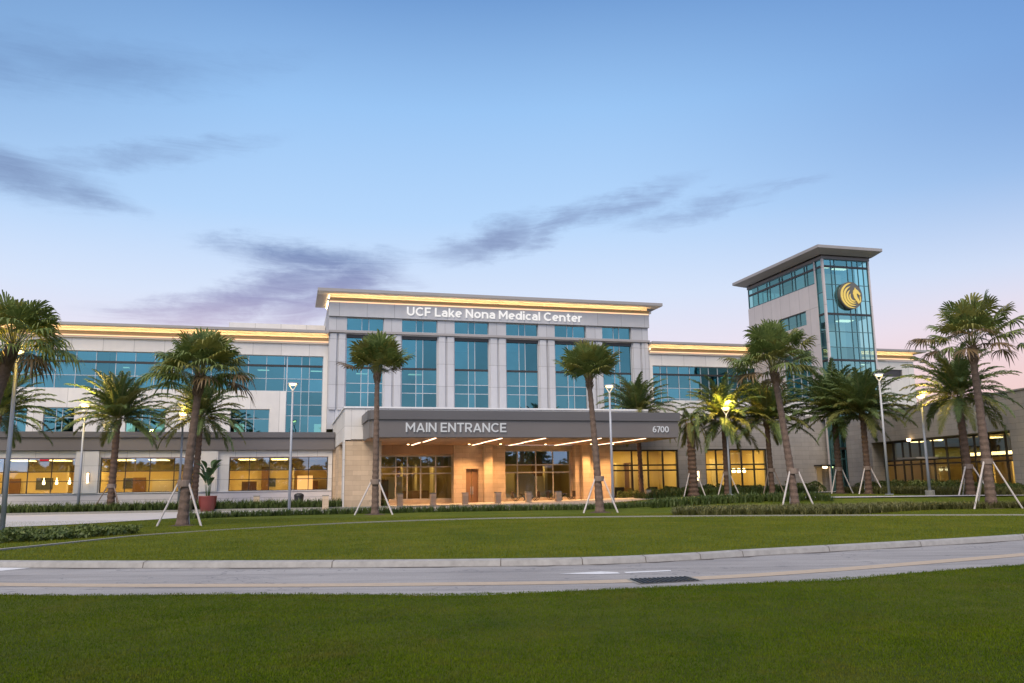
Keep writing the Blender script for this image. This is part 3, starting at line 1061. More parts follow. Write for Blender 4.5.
for (a, b) in ((-2.6, -1.98), (-9.3, -8.5), (-17.9, -17.2), (-15.6, -14.9), (-13.5, -12.3)):
    part_box(lw, 'lit_blind', [(a, b, 1.0, 1.04, 6.25, 7.1)], M['ceiling_cool'], o)
for k in range(9):
    a = -27 + rb_.uniform(0, 24)
    part_box(lw, 'roller_blind', [(a, a + rb_.uniform(.9, 1.45), 1.16, 1.18, 13.0 - rb_.uniform(.6, 2.4), 13.05)], M['eave_soffit'], o)
side_cove(cb, (13.85, 0, 0), -1.55, .1, 6.0, 18.65)
eave(lw, o, -60, -1.56, 0.6, 15.3, 1.0, 0.22, (0, 0), 0.30)
part_box(lw, 'roof', [(-60, -1.56, 1.1, 18, 14.2, 14.31)], M['roof'], o)
part_box(lw, 'roof_box', [(-10.6, -1.6, 8, 15, 14.35, 17.3)], M['panel_white'], o)

# ---------------------------------------------------------------- left ground floor
o = (-20, -4, 0)
gb = thing('ground_floor_block', 'low lit ground floor block with dark fascia below the white upper wing', 'building', fw(-20, -4), TH)
gw = [(-9.25, -1.53), (-18.67, -11.6), (-28.6, -20.45), (-38, -30)]
m = MB(o)
m.wall(0, -60, -1.2, 1.38, 4.10, -4.0, -3.5, [(a, b, 1.38, 4.10) for a, b in gw])
m.box(-60, -1.2, -4.0, -3.5, 4.105, 4.62)
m.box(-60, -1.2, -3.5, 0.55, 4.3, 4.6)
m.build('wall', M['panel_beam'], gb)
part_box(gb, 'plinth', [(-60, -1.2, -4.10, -3.5, 0.0, 1.34)], M['plinth'], o)
part_box(gb, 'sill', [(-60, -1.2, -4.16, -3.5, 1.342, 1.385)], M['white'], o)
part_box(gb, 'fascia', [(-60, -1.05, -4.30, -3.4, 4.63, 5.60)], M['fascia'], o)
part_box(gb, 'coping', [(-60, -1.05, -4.45, 0.55, 5.605, 6.05)], M['coping'], o)
for q_ in ((-11.35, -10.1), (-20.35, -18.75), (-29.9, -28.7)):
    part_box(gb, 'pilaster', [(*q_, -4.22, -4.004, 1.39, 4.58)], M['panel_beam'], o)
for a, b in gw:
    n = int(round((b - a) / 1.6))
    vs = [a + (b - a) * k / n for k in range(1, n)]
    window(gb, o, a, b, 1.38, 4.08, -3.7, vs, [2.30, 3.02], M['bronze'], M['clear'], 0.06, top_mat=M['clear_top'], top_z=3.02)
    room(gb, o, a - .3, b + .3, -3.48, 1.8, 0.3, 3.98, M['inside_warm'], M['room_floor'])
    k = int((b - a) / 2.6)
    ceiling_lights(gb, o, [(a + .6 + i * 2.6, a + 1.9 + i * 2.6, -2.6, -0.2) for i in range(k)], 3.97, M['ceiling'])
# things seen in the rooms: pendant shades, doors and cupboards
for s in (-21.05, -21.95, -22.85):
    m = MB(o)
    m.lathe([(.02, 2.6), (.02, 2.42), (.09, 2.36), (.10, 2.12), (.03, 2.08)], (s, -2.6), 12)
    m.build('pendant_lamp', M['pendant'], gb)
for q_ in ((-17.2, -16.2, 1.60, 1.70, .3, 2.6), (-4.6, -4.25, 1.4, 1.6, .3, 3.6), (-6.9, -6.3, 1.2, 1.6, .3, 3.4), (-26.4, -25.6, 1.5, 1.7, .3, 2.6)):
    part_box(gb, 'inner_door', [q_], M['inside_wood'], o)
part_box(gb, 'wall_panel', [(-3.9, -2.6, .6, .7, .3, 2.6)], M['lit_panel'], o)



def clutter(parent, o, a0, a1, d0, d1, z0, seed, n):
    """columns, cupboards, low counters and pictures that stand about in a lit room"""
    r = random.Random(seed)
    kinds = (('column', .25, .5, 3.5, 'inside_pale'), ('cupboard', .8, 1.6, 2.0, 'inside_wood'), ('counter', 1.0, 2.2, 1.15, 'inside_wood'),
             ('partition', .12, .2, 3.4, 'inside_pale'), ('picture', .8, 1.3, 0, 'inside_dark'), ('screen', 1.2, 2.0, 2.4, 'inside_pale'))
    for i in range(n):
        nm, w0, w1, hh, mt = kinds[r.randrange(len(kinds))]
        w = r.uniform(w0, w1)
        s = a0 + (a1 - a0) * (i + r.uniform(.2, .8)) / n
        d = r.uniform(d0 + 1.0, d1 - .4) if nm != 'picture' else d1 - .06
        dep = .05 if nm == 'picture' else (r.uniform(1.5, 2.5) if nm == 'partition' else r.uniform(.2, .5))
        z = z0 + (1.4 if nm == 'picture' else 0.005)
        h = r.uniform(.7, 1.0) if nm == 'picture' else hh * r.uniform(.85, 1.05)
        part_box(parent, nm, [(s - w / 2, s + w / 2, d, min(d + dep, d1 - .02), z, z + h)], M[mt], o)


for i, (a, b) in enumerate(gw):
    clutter(gb, o, a, b, -3.4, 1.8, .3, 100 + i, 4)

# ---------------------------------------------------------------- entrance hall (podium)
o = (20, -10, 0)
eh = thing('entrance_hall', 'stone ground floor entrance hall with tall lit windows below the teal bays', 'building', fw(20, -10), TH)
W1, W2, W3, W4 = (1.86, 7.75, .55, 3.92), (11.77, 17.46, .5, 4.30), (21.0, 27.01, .45, 4.32), (29.51, 35.42, .45, 4.36)
DOOR = (8.58, 9.58, 0.0, 2.85)
m = MB(o)
m.wall(0, -.6, 20.8, 0, 4.70, -10.0, -9.4, [W1, W2, (8.0, 11.5, 0, 4.7)])
m.wall(0, 7.62, 11.72, 0, 4.70, -10.95, -10.01, [DOOR])
m.box(9.9, 10.55, -11.55, -10.96, 0, 4.70)
m.box(17.55, 20.75, -10.75, -10.01, 0, 4.70)
m.box(18.0, 18.65, -11.3, -10.76, 0, 4.70)
m.build('limestone_wall', M['lime'], eh)
part_box(eh, 'pier', [(-.95, 1.55, -16.0, -14.7, 0, 4.70)], M['lime'], o)
part_box(eh, 'pier', [(-.95, 0.2, -8.8, -4.0, 0, 4.8)], M['lime'], o)
part_box(eh, 'pier', [(-1.15, 0.2, -3.99, .55, 0, 4.8)], M['lime'], o)
m = MB(o)
m.wall(0, 20.81, 41.9, 0, 7.24, -10.0, -9.4, [W3, W4, (40.25, 41.15, 0, 2.75)])
m.build('stone_wall', M['stone'], eh)
part_box(eh, 'white_beam', [(-1.0, -.55, -16.0, 0.5, 4.81, 7.0), (-1.04, -.955, -16.05, -14.65, 0, 4.80), (-.54, 1.5, -16.0, -10.05, 4.85, 7.0), (1.51, 21.7, -16.0, -10.05, 6.46, 7.0)], M['panel_beam'], o)
part_box(eh, 'parapet', [(-1.08, 21.7, -16.08, -15.6, 7.005, 7.12), (-1.08, -.5, -15.59, .5, 7.005, 7.12), (-.9, 21, -15.5, 0, 6.9, 6.95)], M['white'], o)
part_box(eh, 'upper_parapet', [(26.8, 41.2, -9.95, -9.5, 7.245, 8.5), (26.8, 27.2, -9.49, 0, 7.245, 8.5)], M['panel_beam'], o)
part_box(eh, 'bulkhead', [(-.5, 7.6, -10.9, -10.012, 4.0, 4.70)], M['soffit'], o)
w = window(eh, o, *W1, -9.8, [3.31, 4.19, 5.24, 6.41], [2.55, 3.05], M['gold_frame'], M['clear'], 0.09, top_mat=M['clear_top'], top_z=3.05)
w = window(eh, o, *W2, -9.8, [13.01, 14.54, 15.97], [2.55, 3.15], M['gold_frame'], M['clear'], 0.09, top_mat=M['clear_top'], top_z=3.15)
w = window(eh, o, *W3, -9.8, [22.86, 24.3, 25.64], [2.62, 3.05], M['bronze'], M['clear'], 0.12)
w = window(eh, o, *W4, -9.8, [30.6, 31.9, 33.01, 34.2], [2.62, 3.05], M['bronze'], M['clear'], 0.12)
room(eh, o, 0.3, 10, -9.35, -1, .1, 4.5, M['inside_tan'], M['room_floor'])
room(eh, o, 10.4, 19.5, -9.35, -1, .1, 4.5, M['inside_tan'], M['room_floor'])
room(eh, o, 20.9, 28.2, -9.35, -3.4, .1, 4.5, M['inside_warm'], M['room_floor'])
room(eh, o, 29.0, 36.5, -9.35, -3.4, .1, 4.5, M['inside_warm'], M['room_floor'])
ceiling_lights(eh, o, [(2.4, 3.3, -7, -4), (5.6, 6.5, -7, -4)], 4.49, M['ceiling'])
ceiling_lights(eh, o, [(14.5, 15.4, -7, -4)], 4.49, M['ceiling'])
ceiling_lights(eh, o, [(22, 23.4, -8, -5), (25, 26.4, -8, -5)], 4.49, M['ceiling'])
ceiling_lights(eh, o, [(30.5, 31.9, -8, -5), (33.5, 34.9, -8, -5)], 4.49, M['ceiling'])
part_box(eh, 'counter', [(3.2, 6.8, -4, -3.4, .1, 1.2), (12.4, 13.4, -2, -1.6, .1, 3.6), (16.4, 17.3, -2.6, -2.2, .1, 4.4), (4.4, 4.9, -2, -1.5, .1, 4.4), (24.8, 25.0, -5, -3.5, .1, 3.4)], M['inside_wood'], o)
clutter(eh, o, W1[0], W1[1], -9.3, -1, .1, 111, 5)
clutter(eh, o, W2[0], W2[1], -9.3, -1, .1, 112, 5)
clutter(eh, o, W3[0], W3[1], -7.6, -3.4, .1, 113, 5)
clutter(eh, o, W4[0], W4[1], -7.6, -3.4, .1, 114, 5)
for s in (33.6, 34.1, 34.6):
    m = MB(o)
    m.lathe([(.10, 2.75), (.16, 2.7), (.16, 2.42), (.10, 2.38)], (s, -7.4), 12)
    m.build('pendant_lamp', M['pendant'], eh)
# door in the limestone pier
d_ = part_box(eh, 'door', [(8.60, 9.06, -10.70, -10.64, 0.02, 2.82), (9.10, 9.56, -10.70, -10.64, 0.02, 2.82)], M['inside_wood'], o)
part_box(d_, 'handle', [(8.98, 9.02, -10.77, -10.71, 0.9, 1.5), (9.14, 9.18, -10.77, -10.71, 0.9, 1.5)], M['mullion'], o)
# lit side doorway at the far right of the stone wall
part_box(eh, 'doorway_lining', [(40.26, 41.14, -9.45, -9.41, 0, 2.74)], M['inside_pale'], o)
part_box(eh, 'door_hood', [(40.0, 41.5, -11.0, -10.003, 2.80, 2.95)], M['bronze'], o)
m = MB(o)
m.lathe([(.05, 2.62), (.20, 2.66), (.20, 2.795)], (40.75, -10.5), 12)
m.build('hood_light', M['sconce'], eh)

# ---------------------------------------------------------------- canopy
o = (11, -16, 0)
cn = thing('entrance_canopy', 'wide dark bronze entrance canopy with strip lights in its tan soffit', 'canopy', fw(11, -16), TH)
cl_, cr_ = 0.26, 21.7
m = MB(o)
ch = .55
pl_ = [(cl_, -16.1), (cl_, -21 + ch), (cl_ + .16, -21 + .16), (cl_ + ch, -21), (cr_, -21), (cr_, -10.02), (1.56, -10.02), (1.56, -16.1)]
m.prism(pl_, 4.72, 5.85)
m.build('fascia', M['fascia'], cn)
m = MB(o)
pl2 = [(cl_ - .12, -16.1), (cl_ - .12, -21 + ch - .1), (cl_ + .06, -21 + .0), (cl_ + ch - .05, -21.12), (cr_ + .12, -21.12), (cr_ + .12, -10.02), (1.56, -10.02), (1.56, -16.1)]
m.prism(pl2, 5.855, 6.44)
m.build('coping', M['coping'], cn)
part_box(cn, 'soffit', [(1.6, cr_ - .06, -20.86, -10.95, 4.68, 4.716), (cl_ + .1, 1.59, -20.3, -16.2, 4.68, 4.716)], M['soffit'], o)
for s, a, b in ((4.5, -20.9, -15.9), (4.35, -15.2, -11.2), (8.98, -20.7, -15.0), (9.08, -14.5, -11.1), (11.98, -20.8, -15.2), (12.15, -14.6, -10.6), (15.95, -20.85, -10.6), (19.3, -20.7, -10.6)):
    part_box(cn, 'strip_light', [(s - .065, s + .065, a, b, 4.64, 4.678)], M['strip'], o)
for s_, d_q in ((3.9, -12.4), (8.5, -12.6), (10.9, -12.8), (14.6, -12.4), (18.3, -12.6), (20.2, -12.4)):  # mostly added spots that wash the piers on behalf of the strip lights
    m = MB(o)
    m.lathe([(.05, 4.63), (.08, 4.645), (.08, 4.676)], (s_, d_q), 14)
    dl = m.build('downlight', M['sconce'], cn)
    L = bpy.data.lights.new('added_wash_beam', 'SPOT')
    L.energy = 1050
    L.color = (1.0, 0.54, 0.21)
    L.spot_size = R(125)
    L.spot_blend = .8
    L.shadow_soft_size = .08
    lo = bpy.data.objects.new('added_wash_beam', L)
    COL.objects.link(lo)
    lo.parent = dl
    lo.location = (s_ - o[0], d_q - o[1], 4.58)

# ---------------------------------------------------------------- right upper wing
o = (45, 0, 0)
rw = thing('office_wing', 'white upper wing with glowing eave running behind the glass tower', 'building', fw(45, 0), TH)
m = MB(o)
m.wall(0, 29.26, 60.1, 6.6, 14.05, 0.0, 0.5, [(29.6, 41.2, 7.2, 12.95), (56.0, 58.6, 12.35, 13.15)])
m.wall(1, 0.51, 18, 6.6, 14.05, 59.6, 60.1, [])
m.build('wall', M['panel_white'], rw)
window(rw, o, 29.6, 41.2, 7.2, 12.95, 0.25, [30.5, 31.2, 32.46, 33.65, 34.86, 35.74, 36.74, 37.9, 38.9, 40.1], [8.7, 9.7, 10.75], M['mullion'], M['teal'], 0.06, hdark=[12.1])
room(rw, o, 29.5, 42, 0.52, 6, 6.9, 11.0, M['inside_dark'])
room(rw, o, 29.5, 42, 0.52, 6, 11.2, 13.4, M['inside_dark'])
m = MB(o)
for k in range(7):
    m.box(56.0, 58.6, .1, .16, 12.37 + k * .11, 12.42 + k * .11)
m.box(56.0, 58.6, .3, .34, 12.35, 13.15)
m.build('vent_grille', M['coping'], rw)
eave(rw, o, 29.26, 60.1, 0.0, 15.2, 1.0, 0.22, (0, 1.0), 0.30)
part_box(rw, 'roof', [(29.3, 60, .5, 18, 13.9, 14.06)], M['roof'], o)

# ---------------------------------------------------------------- glass tower
o = (43.4, -6, 0)
tw = thing('glass_tower', 'tall stair tower of teal glass and pale panels with flat overhanging roof', 'tower', fw(43.4, -6), TH)
T0, T1, TF, TB = 40.96, 45.86, -12.0, 0.3
# left side: panel wall with slot window and lower glazed bay
m = MB(o)
SL, BAY = (-9.1, -4.6, 15.7, 17.0), (-9.4, -4.9, 8.35, 13.4)
m.wall(1, -10.9, TB, 6.9, 19.17, T0, T0 + .4, [SL, BAY])
m.box(T0, T1, TB, TB + .4, 6.9, 19.17)
m.wall(1, -10.0, TB, 6.9, 21.2, T1 - .4, T1, [])
m.build('panel_wall', M['panel_tower'], tw)
part_box(tw, 'corner_post', [(T0 - .03, T0 + .15, TF - .05, TF + .15, 0, 21.2), (T1 - .12, T1 + .02, TF - .03, TF + .12, 0, 21.2), (T0 - .02, T0 + .12, -10.95, -10.75, 0, 21.2)], M['panel_tower'], o)
fx = [T0 + .95, T0 + 1.32, T0 + 2.65, T0 + 3.18, T0 + 3.75, T0 + 4.3]
window(tw, o, T0 + .15, T1 - .1, 0.2, 21.2, TF + .10, fx, [1.9, 3.4, 5.4, 7.6, 9.4, 10.7, 13.2, 14.6, 17.5, 18.9], M['dark_teal'], M['teal_tower'], 0.05, hdark=[12.05, 16.2, 20.55, 8.2, 4.3])
window(tw, o, TF + .16, -10.95, 0.2, 21.2, T0 + .08, [], [1.9, 3.4, 5.4, 9.4, 10.7, 13.2, 14.6, 18.2], M['dark_teal'], M['teal_tower'], 0.06, axis=1, hdark=[12.05, 16.2, 20.55, 8.2])
window(tw, o, -10.74, TB + .3, 19.19, 21.2, T0 + .08, [-9.6, -9.2, -7.7, -7.2, -5.6, -5.1, -3.4, -2.9, -1.2], [], M['dark_teal'], M['teal_tower'], 0.08, axis=1, hdark=[20.55])
window(tw, o, SL[0], SL[1], SL[2], SL[3], T0 + .2, [-7.9, -7.3, -6.0], [], M['dark_teal'], M['teal_tower'], 0.08, axis=1)
window(tw, o, BAY[0], BAY[1], BAY[2], BAY[3], T0 + .2, [-8.4, -7.4, -6.2], [9.2, 10.0, 11.0, 12.0], M['mullion'], M['teal_tower'], 0.07, axis=1, hdark=[12.9])
window(tw, o, T0 + .5, T1 - .1, 19.19, 21.2, TB + .2, [T0 + 1.7, T0 + 3.1], [], M['dark_teal'], M['teal_tower'], 0.08)
# floors, core and lights added to brighten the landings, seen through the glass
part_box(tw, 'floor_slab', [(T0 + .45, T1 - .45, TF + .45, TB - .1, z - .35, z) for z in (4.4, 8.3, 12.2, 16.3)] + [(T0 + .45, T1 - .45, TF + .45, TB - .1, 20.9, 21.15)], M['inside_dark'], o)
part_box(tw, 'stair_core', [(T0 + 1.6, T1 - 1.0, -9.3, -3.5, 0.2, 20.6)], M['eave_soffit'], o)
m = MB(o)
for z in (4.4, 8.3, 12.2):
    for k in range(14):
        m.box(T0 + .6, T0 + 1.5, -9.4 + k * .3, -9.1 + k * .3, z + k * .26, z + k * .26 + .12)
m.build('stair_flight', M['eave_soffit'], tw)
for (a, b, y0, y1, z) in ((T0 + .7, T0 + 1.3, -8.8, -8.2, 11.8), (T0 + 3.9, T0 + 4.4, -11.2, -10.8, 11.9), (T0 + .8, T0 + 1.4, -11.3, -10.8, 7.9), (T0 + .7, T0 + 1.4, -6.5, -5.6, 15.9), (T0 + 1.0, T0 + 1.6, -11.2, -10.6, 20.8), (T0 + 2.2, T0 + 3.6, -11.0, -10.2, 15.9), (T0 + 2.2, T0 + 3.6, -11.0, -10.2, 20.8), (T0 + .7, T0 + 1.4, -8.5, -7.5, 12.9)):
    part_box(tw, 'ceiling_light', [(a, b, y0, y1, z - .06, z)], M['ceiling_cool'], o)
part_box(tw, 'frieze', [(T0 - .05, T1 + .05, TF - .06, TB + .35, 21.21, 21.5)], M['fascia'], o)
m = MB(o)
a0, a1, c0, c1 = T0 - 1.15, T1 + .62, TF - 1.2, TB + 1.3
m.prism([(a0, c0), (a1, c0), (a1, c1), (a0, c1)], 21.86, 22.12)
# sloping underside of the roof slab
m2 = [(T0 - .3, TF - .3), (T1 + .2, TF - .3), (T1 + .2, TB + .5), (T0 - .3, TB + .5)]
m1 = [(a0, c0), (a1, c0), (a1, c1), (a0, c1)]
for i in range(4):
    j = (i + 1) % 4
    m.quad([(*m2[i], 21.505), (*m2[j], 21.505), (*m1[j], 21.855), (*m1[i], 21.855)])
m.build('roof', M['eave'], tw)

# ---------------------------------------------------------------- annex at the right, turned towards the camera
A0 = Vector((28.95, 70.0, 0))
AD = Vector((0.102, -0.9948, 0))
ATH = math.atan2(AD.y, AD.x)
ax = thing('annex_building', 'low gray stone annex with a long dark framed entrance window at the right edge', 'building', A0, ATH)
o = (0, 0, 0)
OP = (1.9, 18.3, .3, 4.55)
m = MB(o)
m.wall(0, -2.2, 34, 0, 6.9, 0, .5, [OP])
m.box(-2.2, -1.7, .51, 16, 0, 6.9)
m.wall(0, 1.4, 18.8, .3, 4.9, .51, 1.3, [OP])
m.build('stone_wall', M['stone'], ax)
part_box(ax, 'parapet', [(-2.25, 34.05, -.06, .56, 6.905, 7.0)], M['eave'], o)
part_box(ax, 'roof', [(-1.6, 34, .57, 16, 6.6, 6.7)], M['roof'], o)
vs = [3.3, 4.6, 5.6, 6.9, 8.6, 10.2, 11.8, 13.3, 14.8, 16.4]
window(ax, o, OP[0], OP[1], OP[2], OP[3], 1.05, vs, [2.72, 3.05], M['bronze'], M['clear'], 0.11, top_mat=M['clear_top'], top_z=3.05)
room(ax, o, 1.0, 19.2, 1.32, 8.5, .1, 4.6, M['inside_tan'], M['room_floor'])
part_box(ax, 'room_panel', [(3.4, 4.4, 4, 4.1, .2, 2.6), (5.7, 6.6, 5, 5.1, .2, 2.6), (9.0, 10.0, 4.6, 4.7, .2, 2.9), (11.4, 12.6, 5.0, 5.1, .2, 2.9), (14.0, 18.6, 6.6, 6.7, .2, 3.4)], M['inside_warm'], o)
part_box(ax, 'ceiling_light', [(9.4, 18.6, 3.0, 3.5, 3.22, 3.42), (3.2, 4.2, 2.6, 3.2, 4.5, 4.56), (5.8, 6.6, 2.6, 3.2, 4.5, 4.56), (9, 10, 4.8, 5.6, 4.5, 4.56), (12, 13, 5.2, 6, 4.5, 4.56), (15, 17, 5, 6, 4.5, 4.56)], M['ceiling'], o)
part_box(ax, 'door_hood', [(6.7, 9.2, -.7, .98, 3.08, 3.2)], M['eave'], o)
m = MB(o)
m.lathe([(.10, 4.40), (.14, 4.44), (.14, 4.6)], (7.6, -.2), 12)
m.build('wall_light', M['sconce'], ax)


# ================================================================== SIGNS
def arc(cx, cy, rx, ry, a0, a1, n=14):
    return [(cx + rx * math.cos(R(a0 + (a1 - a0) * k / n)), cy + ry * math.sin(R(a0 + (a1 - a0) * k / n))) for k in range(n + 1)]


def glyph(ch, w):
    """letter as centre-line strokes (capital height 1) and its width"""
    h = w / 2
    x = .74
    G = {
        'U': ([[(h, 1), (h, .40)] + arc(.39, .40, .39 - h, .40 - h, 180, 360) + [(.78 - h, .40), (.78 - h, 1)]], .78),
        'C': ([arc(.47, .5, .47 - h, .5 - h, 46, 314, 22)], .84),
        'F': ([[(h, 0), (h, 1)], [(w, 1 - h), (.62, 1 - h)], [(w, .47), (.56, .47)]], .62),
        'E': ([[(h, 0), (h, 1)], [(w, 1 - h), (.64, 1 - h)], [(w, .50), (.59, .50)], [(w, h), (.65, h)]], .65),
        'L': ([[(h, 0), (h, 1)], [(w, h), (.60, h)]], .60),
        'N': ([[(h, 0), (h, 1)], [(.80 - h, 0), (.80 - h, 1)], [(h, 1 - h * .7), (.80 - h, h * .7)]], .80),
        'M': ([[(h, 0), (h, 1)], [(.94 - h, 0), (.94 - h, 1)], [(h, 1 - h * .8), (.47, .34), (.94 - h, 1 - h * .8)]], .94),
        'A': ([[(.07, 0), (.43, 1 - h * .6)], [(.79, 0), (.43, 1 - h * .6)], [(.22, .28), (.64, .28)]], .86),
        'I': ([[(h, 0), (h, 1)]], w),
        'T': ([[(0, 1 - h), (.72, 1 - h)], [(.36, 0), (.36, 1 - w)]], .72),
        'R': ([[(h, 0), (h, 1)], [(w, 1 - h), (.40, 1 - h)] + arc(.40, .68, .25, .32 - h, 90, -90) + [(w, .36 + h)], [(.36, .42), (.66, 0)]], .72),
        'a': ([arc(.30, .47, .22, .27 - h, 150, 0) + [(.52, .40), (.52, 0)], [(.52 - h, .42), (.29, .42)] + arc(.29, .42 - (.42 - h) / 2, .21, (.42 - h) / 2, 90, 270) + [(.40, h), (.52 - h, .15)]], .52 + h),
        'k': ([[(h, 0), (h, 1)], [(w * .8, .26), (.52, x)], [(.26, .40), (.56, 0)]], .60),
        'e': ([[(w, .37), (.68 - w, .37)], arc(.34, .37, .34 - h, .37 - h, 0, 308, 24)], .66),
        'o': ([arc(.35, .37, .35 - h, .37 - h, 0, 360, 26)], .70),
        'n': ([[(h, 0), (h, x)], arc(.35, .42, .35 - h, .32 - h, 180, 0) + [(.70 - h, .40), (.70 - h, 0)]], .70),
        'd': ([arc(.33, .37, .33 - h, .37 - h, 0, 360, 26), [(.70 - h, 0), (.70 - h, 1)]], .70),
        'i': ([[(h, 0), (h, x)], [(h, .86), (h, 1.03)]], w),
        'c': ([arc(.35, .37, .35 - h, .37 - h, 48, 312, 20)], .60),
        'l': ([[(h, 0), (h, 1)]], w),
        't': ([[(.20, .94), (.20, .26)] + arc(.20 + .17, .26, .17, .26 - h, 180, 280, 8), [(.02, .66), (.43, .66)]], .45),
        'r': ([[(h, 0), (h, x)], arc(.36, .40, .36 - h, .34 - h, 180, 84, 8)], .42),
        '6': ([arc(.34, .31, .34 - h, .31 - h, 0, 360, 26), arc(.46, .36, .46 - h, .64 - h, 180, 86, 10)], .68),
        '7': ([[(0, 1 - h), (.58, 1 - h), (.22, 0)]], .60),
        '0': ([arc(.37, .5, .37 - h, .5 - h, 0, 360, 28)], .74),
    }
    return G[ch]


def stroke(m, pts, w, ox, k, d):
    P = [np.array(p, float) for p in pts]
    n = len(P)
    closed = np.linalg.norm(P[0] - P[-1]) < 1e-6
    L, Rr = [], []
    for i in range(n):
        if closed and i in (0, n - 1):
            t0, t1 = P[-1] - P[-2], P[1] - P[0]
        else:
            t0 = P[i] - P[max(i - 1, 0)]
            t1 = P[min(i + 1, n - 1)] - P[i]
        if np.linalg.norm(t0) < 1e-9:
            t0 = t1
        if np.linalg.norm(t1) < 1e-9:
            t1 = t0
        t0, t1 = t0 / np.linalg.norm(t0), t1 / np.linalg.norm(t1)
        nn = np.array([-(t0 + t1)[1], (t0 + t1)[0]])
        nn /= max(np.linalg.norm(nn), 1e-6)
        c = max(.45, abs(np.dot(nn, np.array([-t0[1], t0[0]]))))
        L.append(P[i] + nn * w / 2 / c)
        Rr.append(P[i] - nn * w / 2 / c)
    f = lambda p, dd: ((ox + p[0]) * k, dd, p[1] * k)
    for i in range(n - 1):
        m.quad([f(Rr[i], d), f(Rr[i + 1], d), f(L[i + 1], d), f(L[i], d)])
        m.quad([f(L[i], d), f(L[i + 1], d), f(L[i + 1], 0), f(L[i], 0)])
        m.quad([f(Rr[i + 1], d), f(Rr[i], d), f(Rr[i], 0), f(Rr[i + 1], 0)])
    for e in (0, n - 1):
        m.quad([f(L[e], d), f(Rr[e], d), f(Rr[e], 0), f(L[e], 0)])


def sign(name, label, txt, s0, s1, d, zb, cap, mat, w, depth):
    x, gap, lay = 0.0, .125, []
    for ch in txt:
        if ch == ' ':
            x += .32
            lay.append(None)
            continue
        st, wd = glyph(ch, w)
        lay.append((x, st))
        x += wd + gap
    tot = x - gap
    t = thing(name, label, 'sign', fw(s0, d, zb), TH)
    kx = (s1 - s0) / tot
    words, cur = [], []
    for l in lay:
        if l is None:
            words.append(cur)
            cur = []
        else:
            cur.append(l)
    words.append(cur)
    for wd in words:
        m = MB()
        for gi, (ox, st) in enumerate(wd):
            for si, pts in enumerate(st):
                stroke(m, pts, w, ox, cap, -depth - .0015 * si)
        ob = m.build('word', mat, t)
        for v in ob.data.vertices:
            v.co.x *= kx / cap
    return t


sign('building_sign', 'glowing white hospital name lettering on the gray header band', 'UCF Lake Nona Medical Center', 5.36, 22.28, -.26, 16.95, 0.80, M['letters'], .165, 0.08)
sign('entrance_sign', 'pale MAIN ENTRANCE lettering on the dark canopy fascia', 'MAIN ENTRANCE', 2.55, 9.22, -21.02, 5.05, 0.60, M['letters_plain'], .15, 0.06)
sign('number_sign', 'small pale street number 6700 at the right end of the canopy fascia', '6700', 19.75, 20.95, -21.02, 5.07, 0.42, M['letters_plain'], .14, 0.06)

rs = thing('window_sign', 'small red lit sign at the top of the far left ground floor window', 'sign', fw(-22.6, -3.95, 3.9), TH)
m = MB()
m.box(-.30, .30, -.04, .05, -.05, .07)
m.build('sign_box', M['red_lit'], rs)
m = MB()
m.box(-.33, .33, .052, .10, -.08, .10)
m.build('back_plate', M['bronze'], rs)

# emblem on the tower
em = thing('wall_emblem', 'round dark disc with a gold winged horse emblem high on the glass tower', 'emblem', fw(43.5, TF + .13, 17.88), TH)
RX = 1.22
m = MB()
n = 48
ring = [(RX * .96 * math.cos(2 * math.pi * k / n), RX * 1.02 * math.sin(2 * math.pi * k / n)) for k in range(n)]
f0 = [(x, -.42, z) for x, z in ring]
f1 = [(x, -.10, z) for x, z in ring]
m.quad(f0)
m.quad(f1[::-1])
for k in range(n):
    k2 = (k + 1) % n
    m.quad([f1[k], f1[k2], f0[k2], f0[k]])
m.build('disc', M['emblem_disc'], em)
m = MB()


def crescent(pts, d0, d1):
    a = [(x * RX, d0, z * RX) for x, z in pts]
    b = [(x * RX, d1, z * RX) for x, z in pts]
    m.quad(a)
    for i in range(len(a)):
        j = (i + 1) % len(a)
        m.quad([b[i], b[j], a[j], a[i]])


def feather(r0, r1, a_start, a_end, cx, cz, n=16):
    """sickle-shaped feather: outer arc of radius r0, inner arc of r1 shifted, both meeting in points"""
    o_, i_ = [], []
    for k in range(n + 1):
        t = k / n
        a = R(a_start + (a_end - a_start) * t)
        w = math.sin(math.pi * min(1, t * 1.0)) ** .6
        o_.append((cx + r0 * math.cos(a), cz + r0 * math.sin(a)))
        rr = r0 + (r1 - r0) * w
        i_.append((cx + rr * math.cos(a), cz + rr * math.sin(a)))
    return o_, i_


for (r0, r1, a0, a1, cx, cz) in ((.95, .78, 88, 285, .06, -.02), (.74, .56, 98, 292, .08, -.06), (.53, .37, 112, 300, .12, -.10), (.34, .20, 130, 310, .16, -.14)):
    o_, i_ = feather(r0, r1, a0, a1, cx, cz)
    for k in range(len(o_) - 1):
        a, b, c, d = o_[k], o_[k + 1], i_[k + 1], i_[k]
        m.quad([(p[0] * RX, -.47, p[1] * RX) for p in (a, b, c, d)])
        m.quad([(p[0] * RX, q_, p[1] * RX) for p, q_ in ((a, -.42), (b, -.42), (b, -.47), (a, -.47))])
        m.quad([(p[0] * RX, q_, p[1] * RX) for p, q_ in ((d, -.47), (c, -.47), (c, -.42), (d, -.42))])
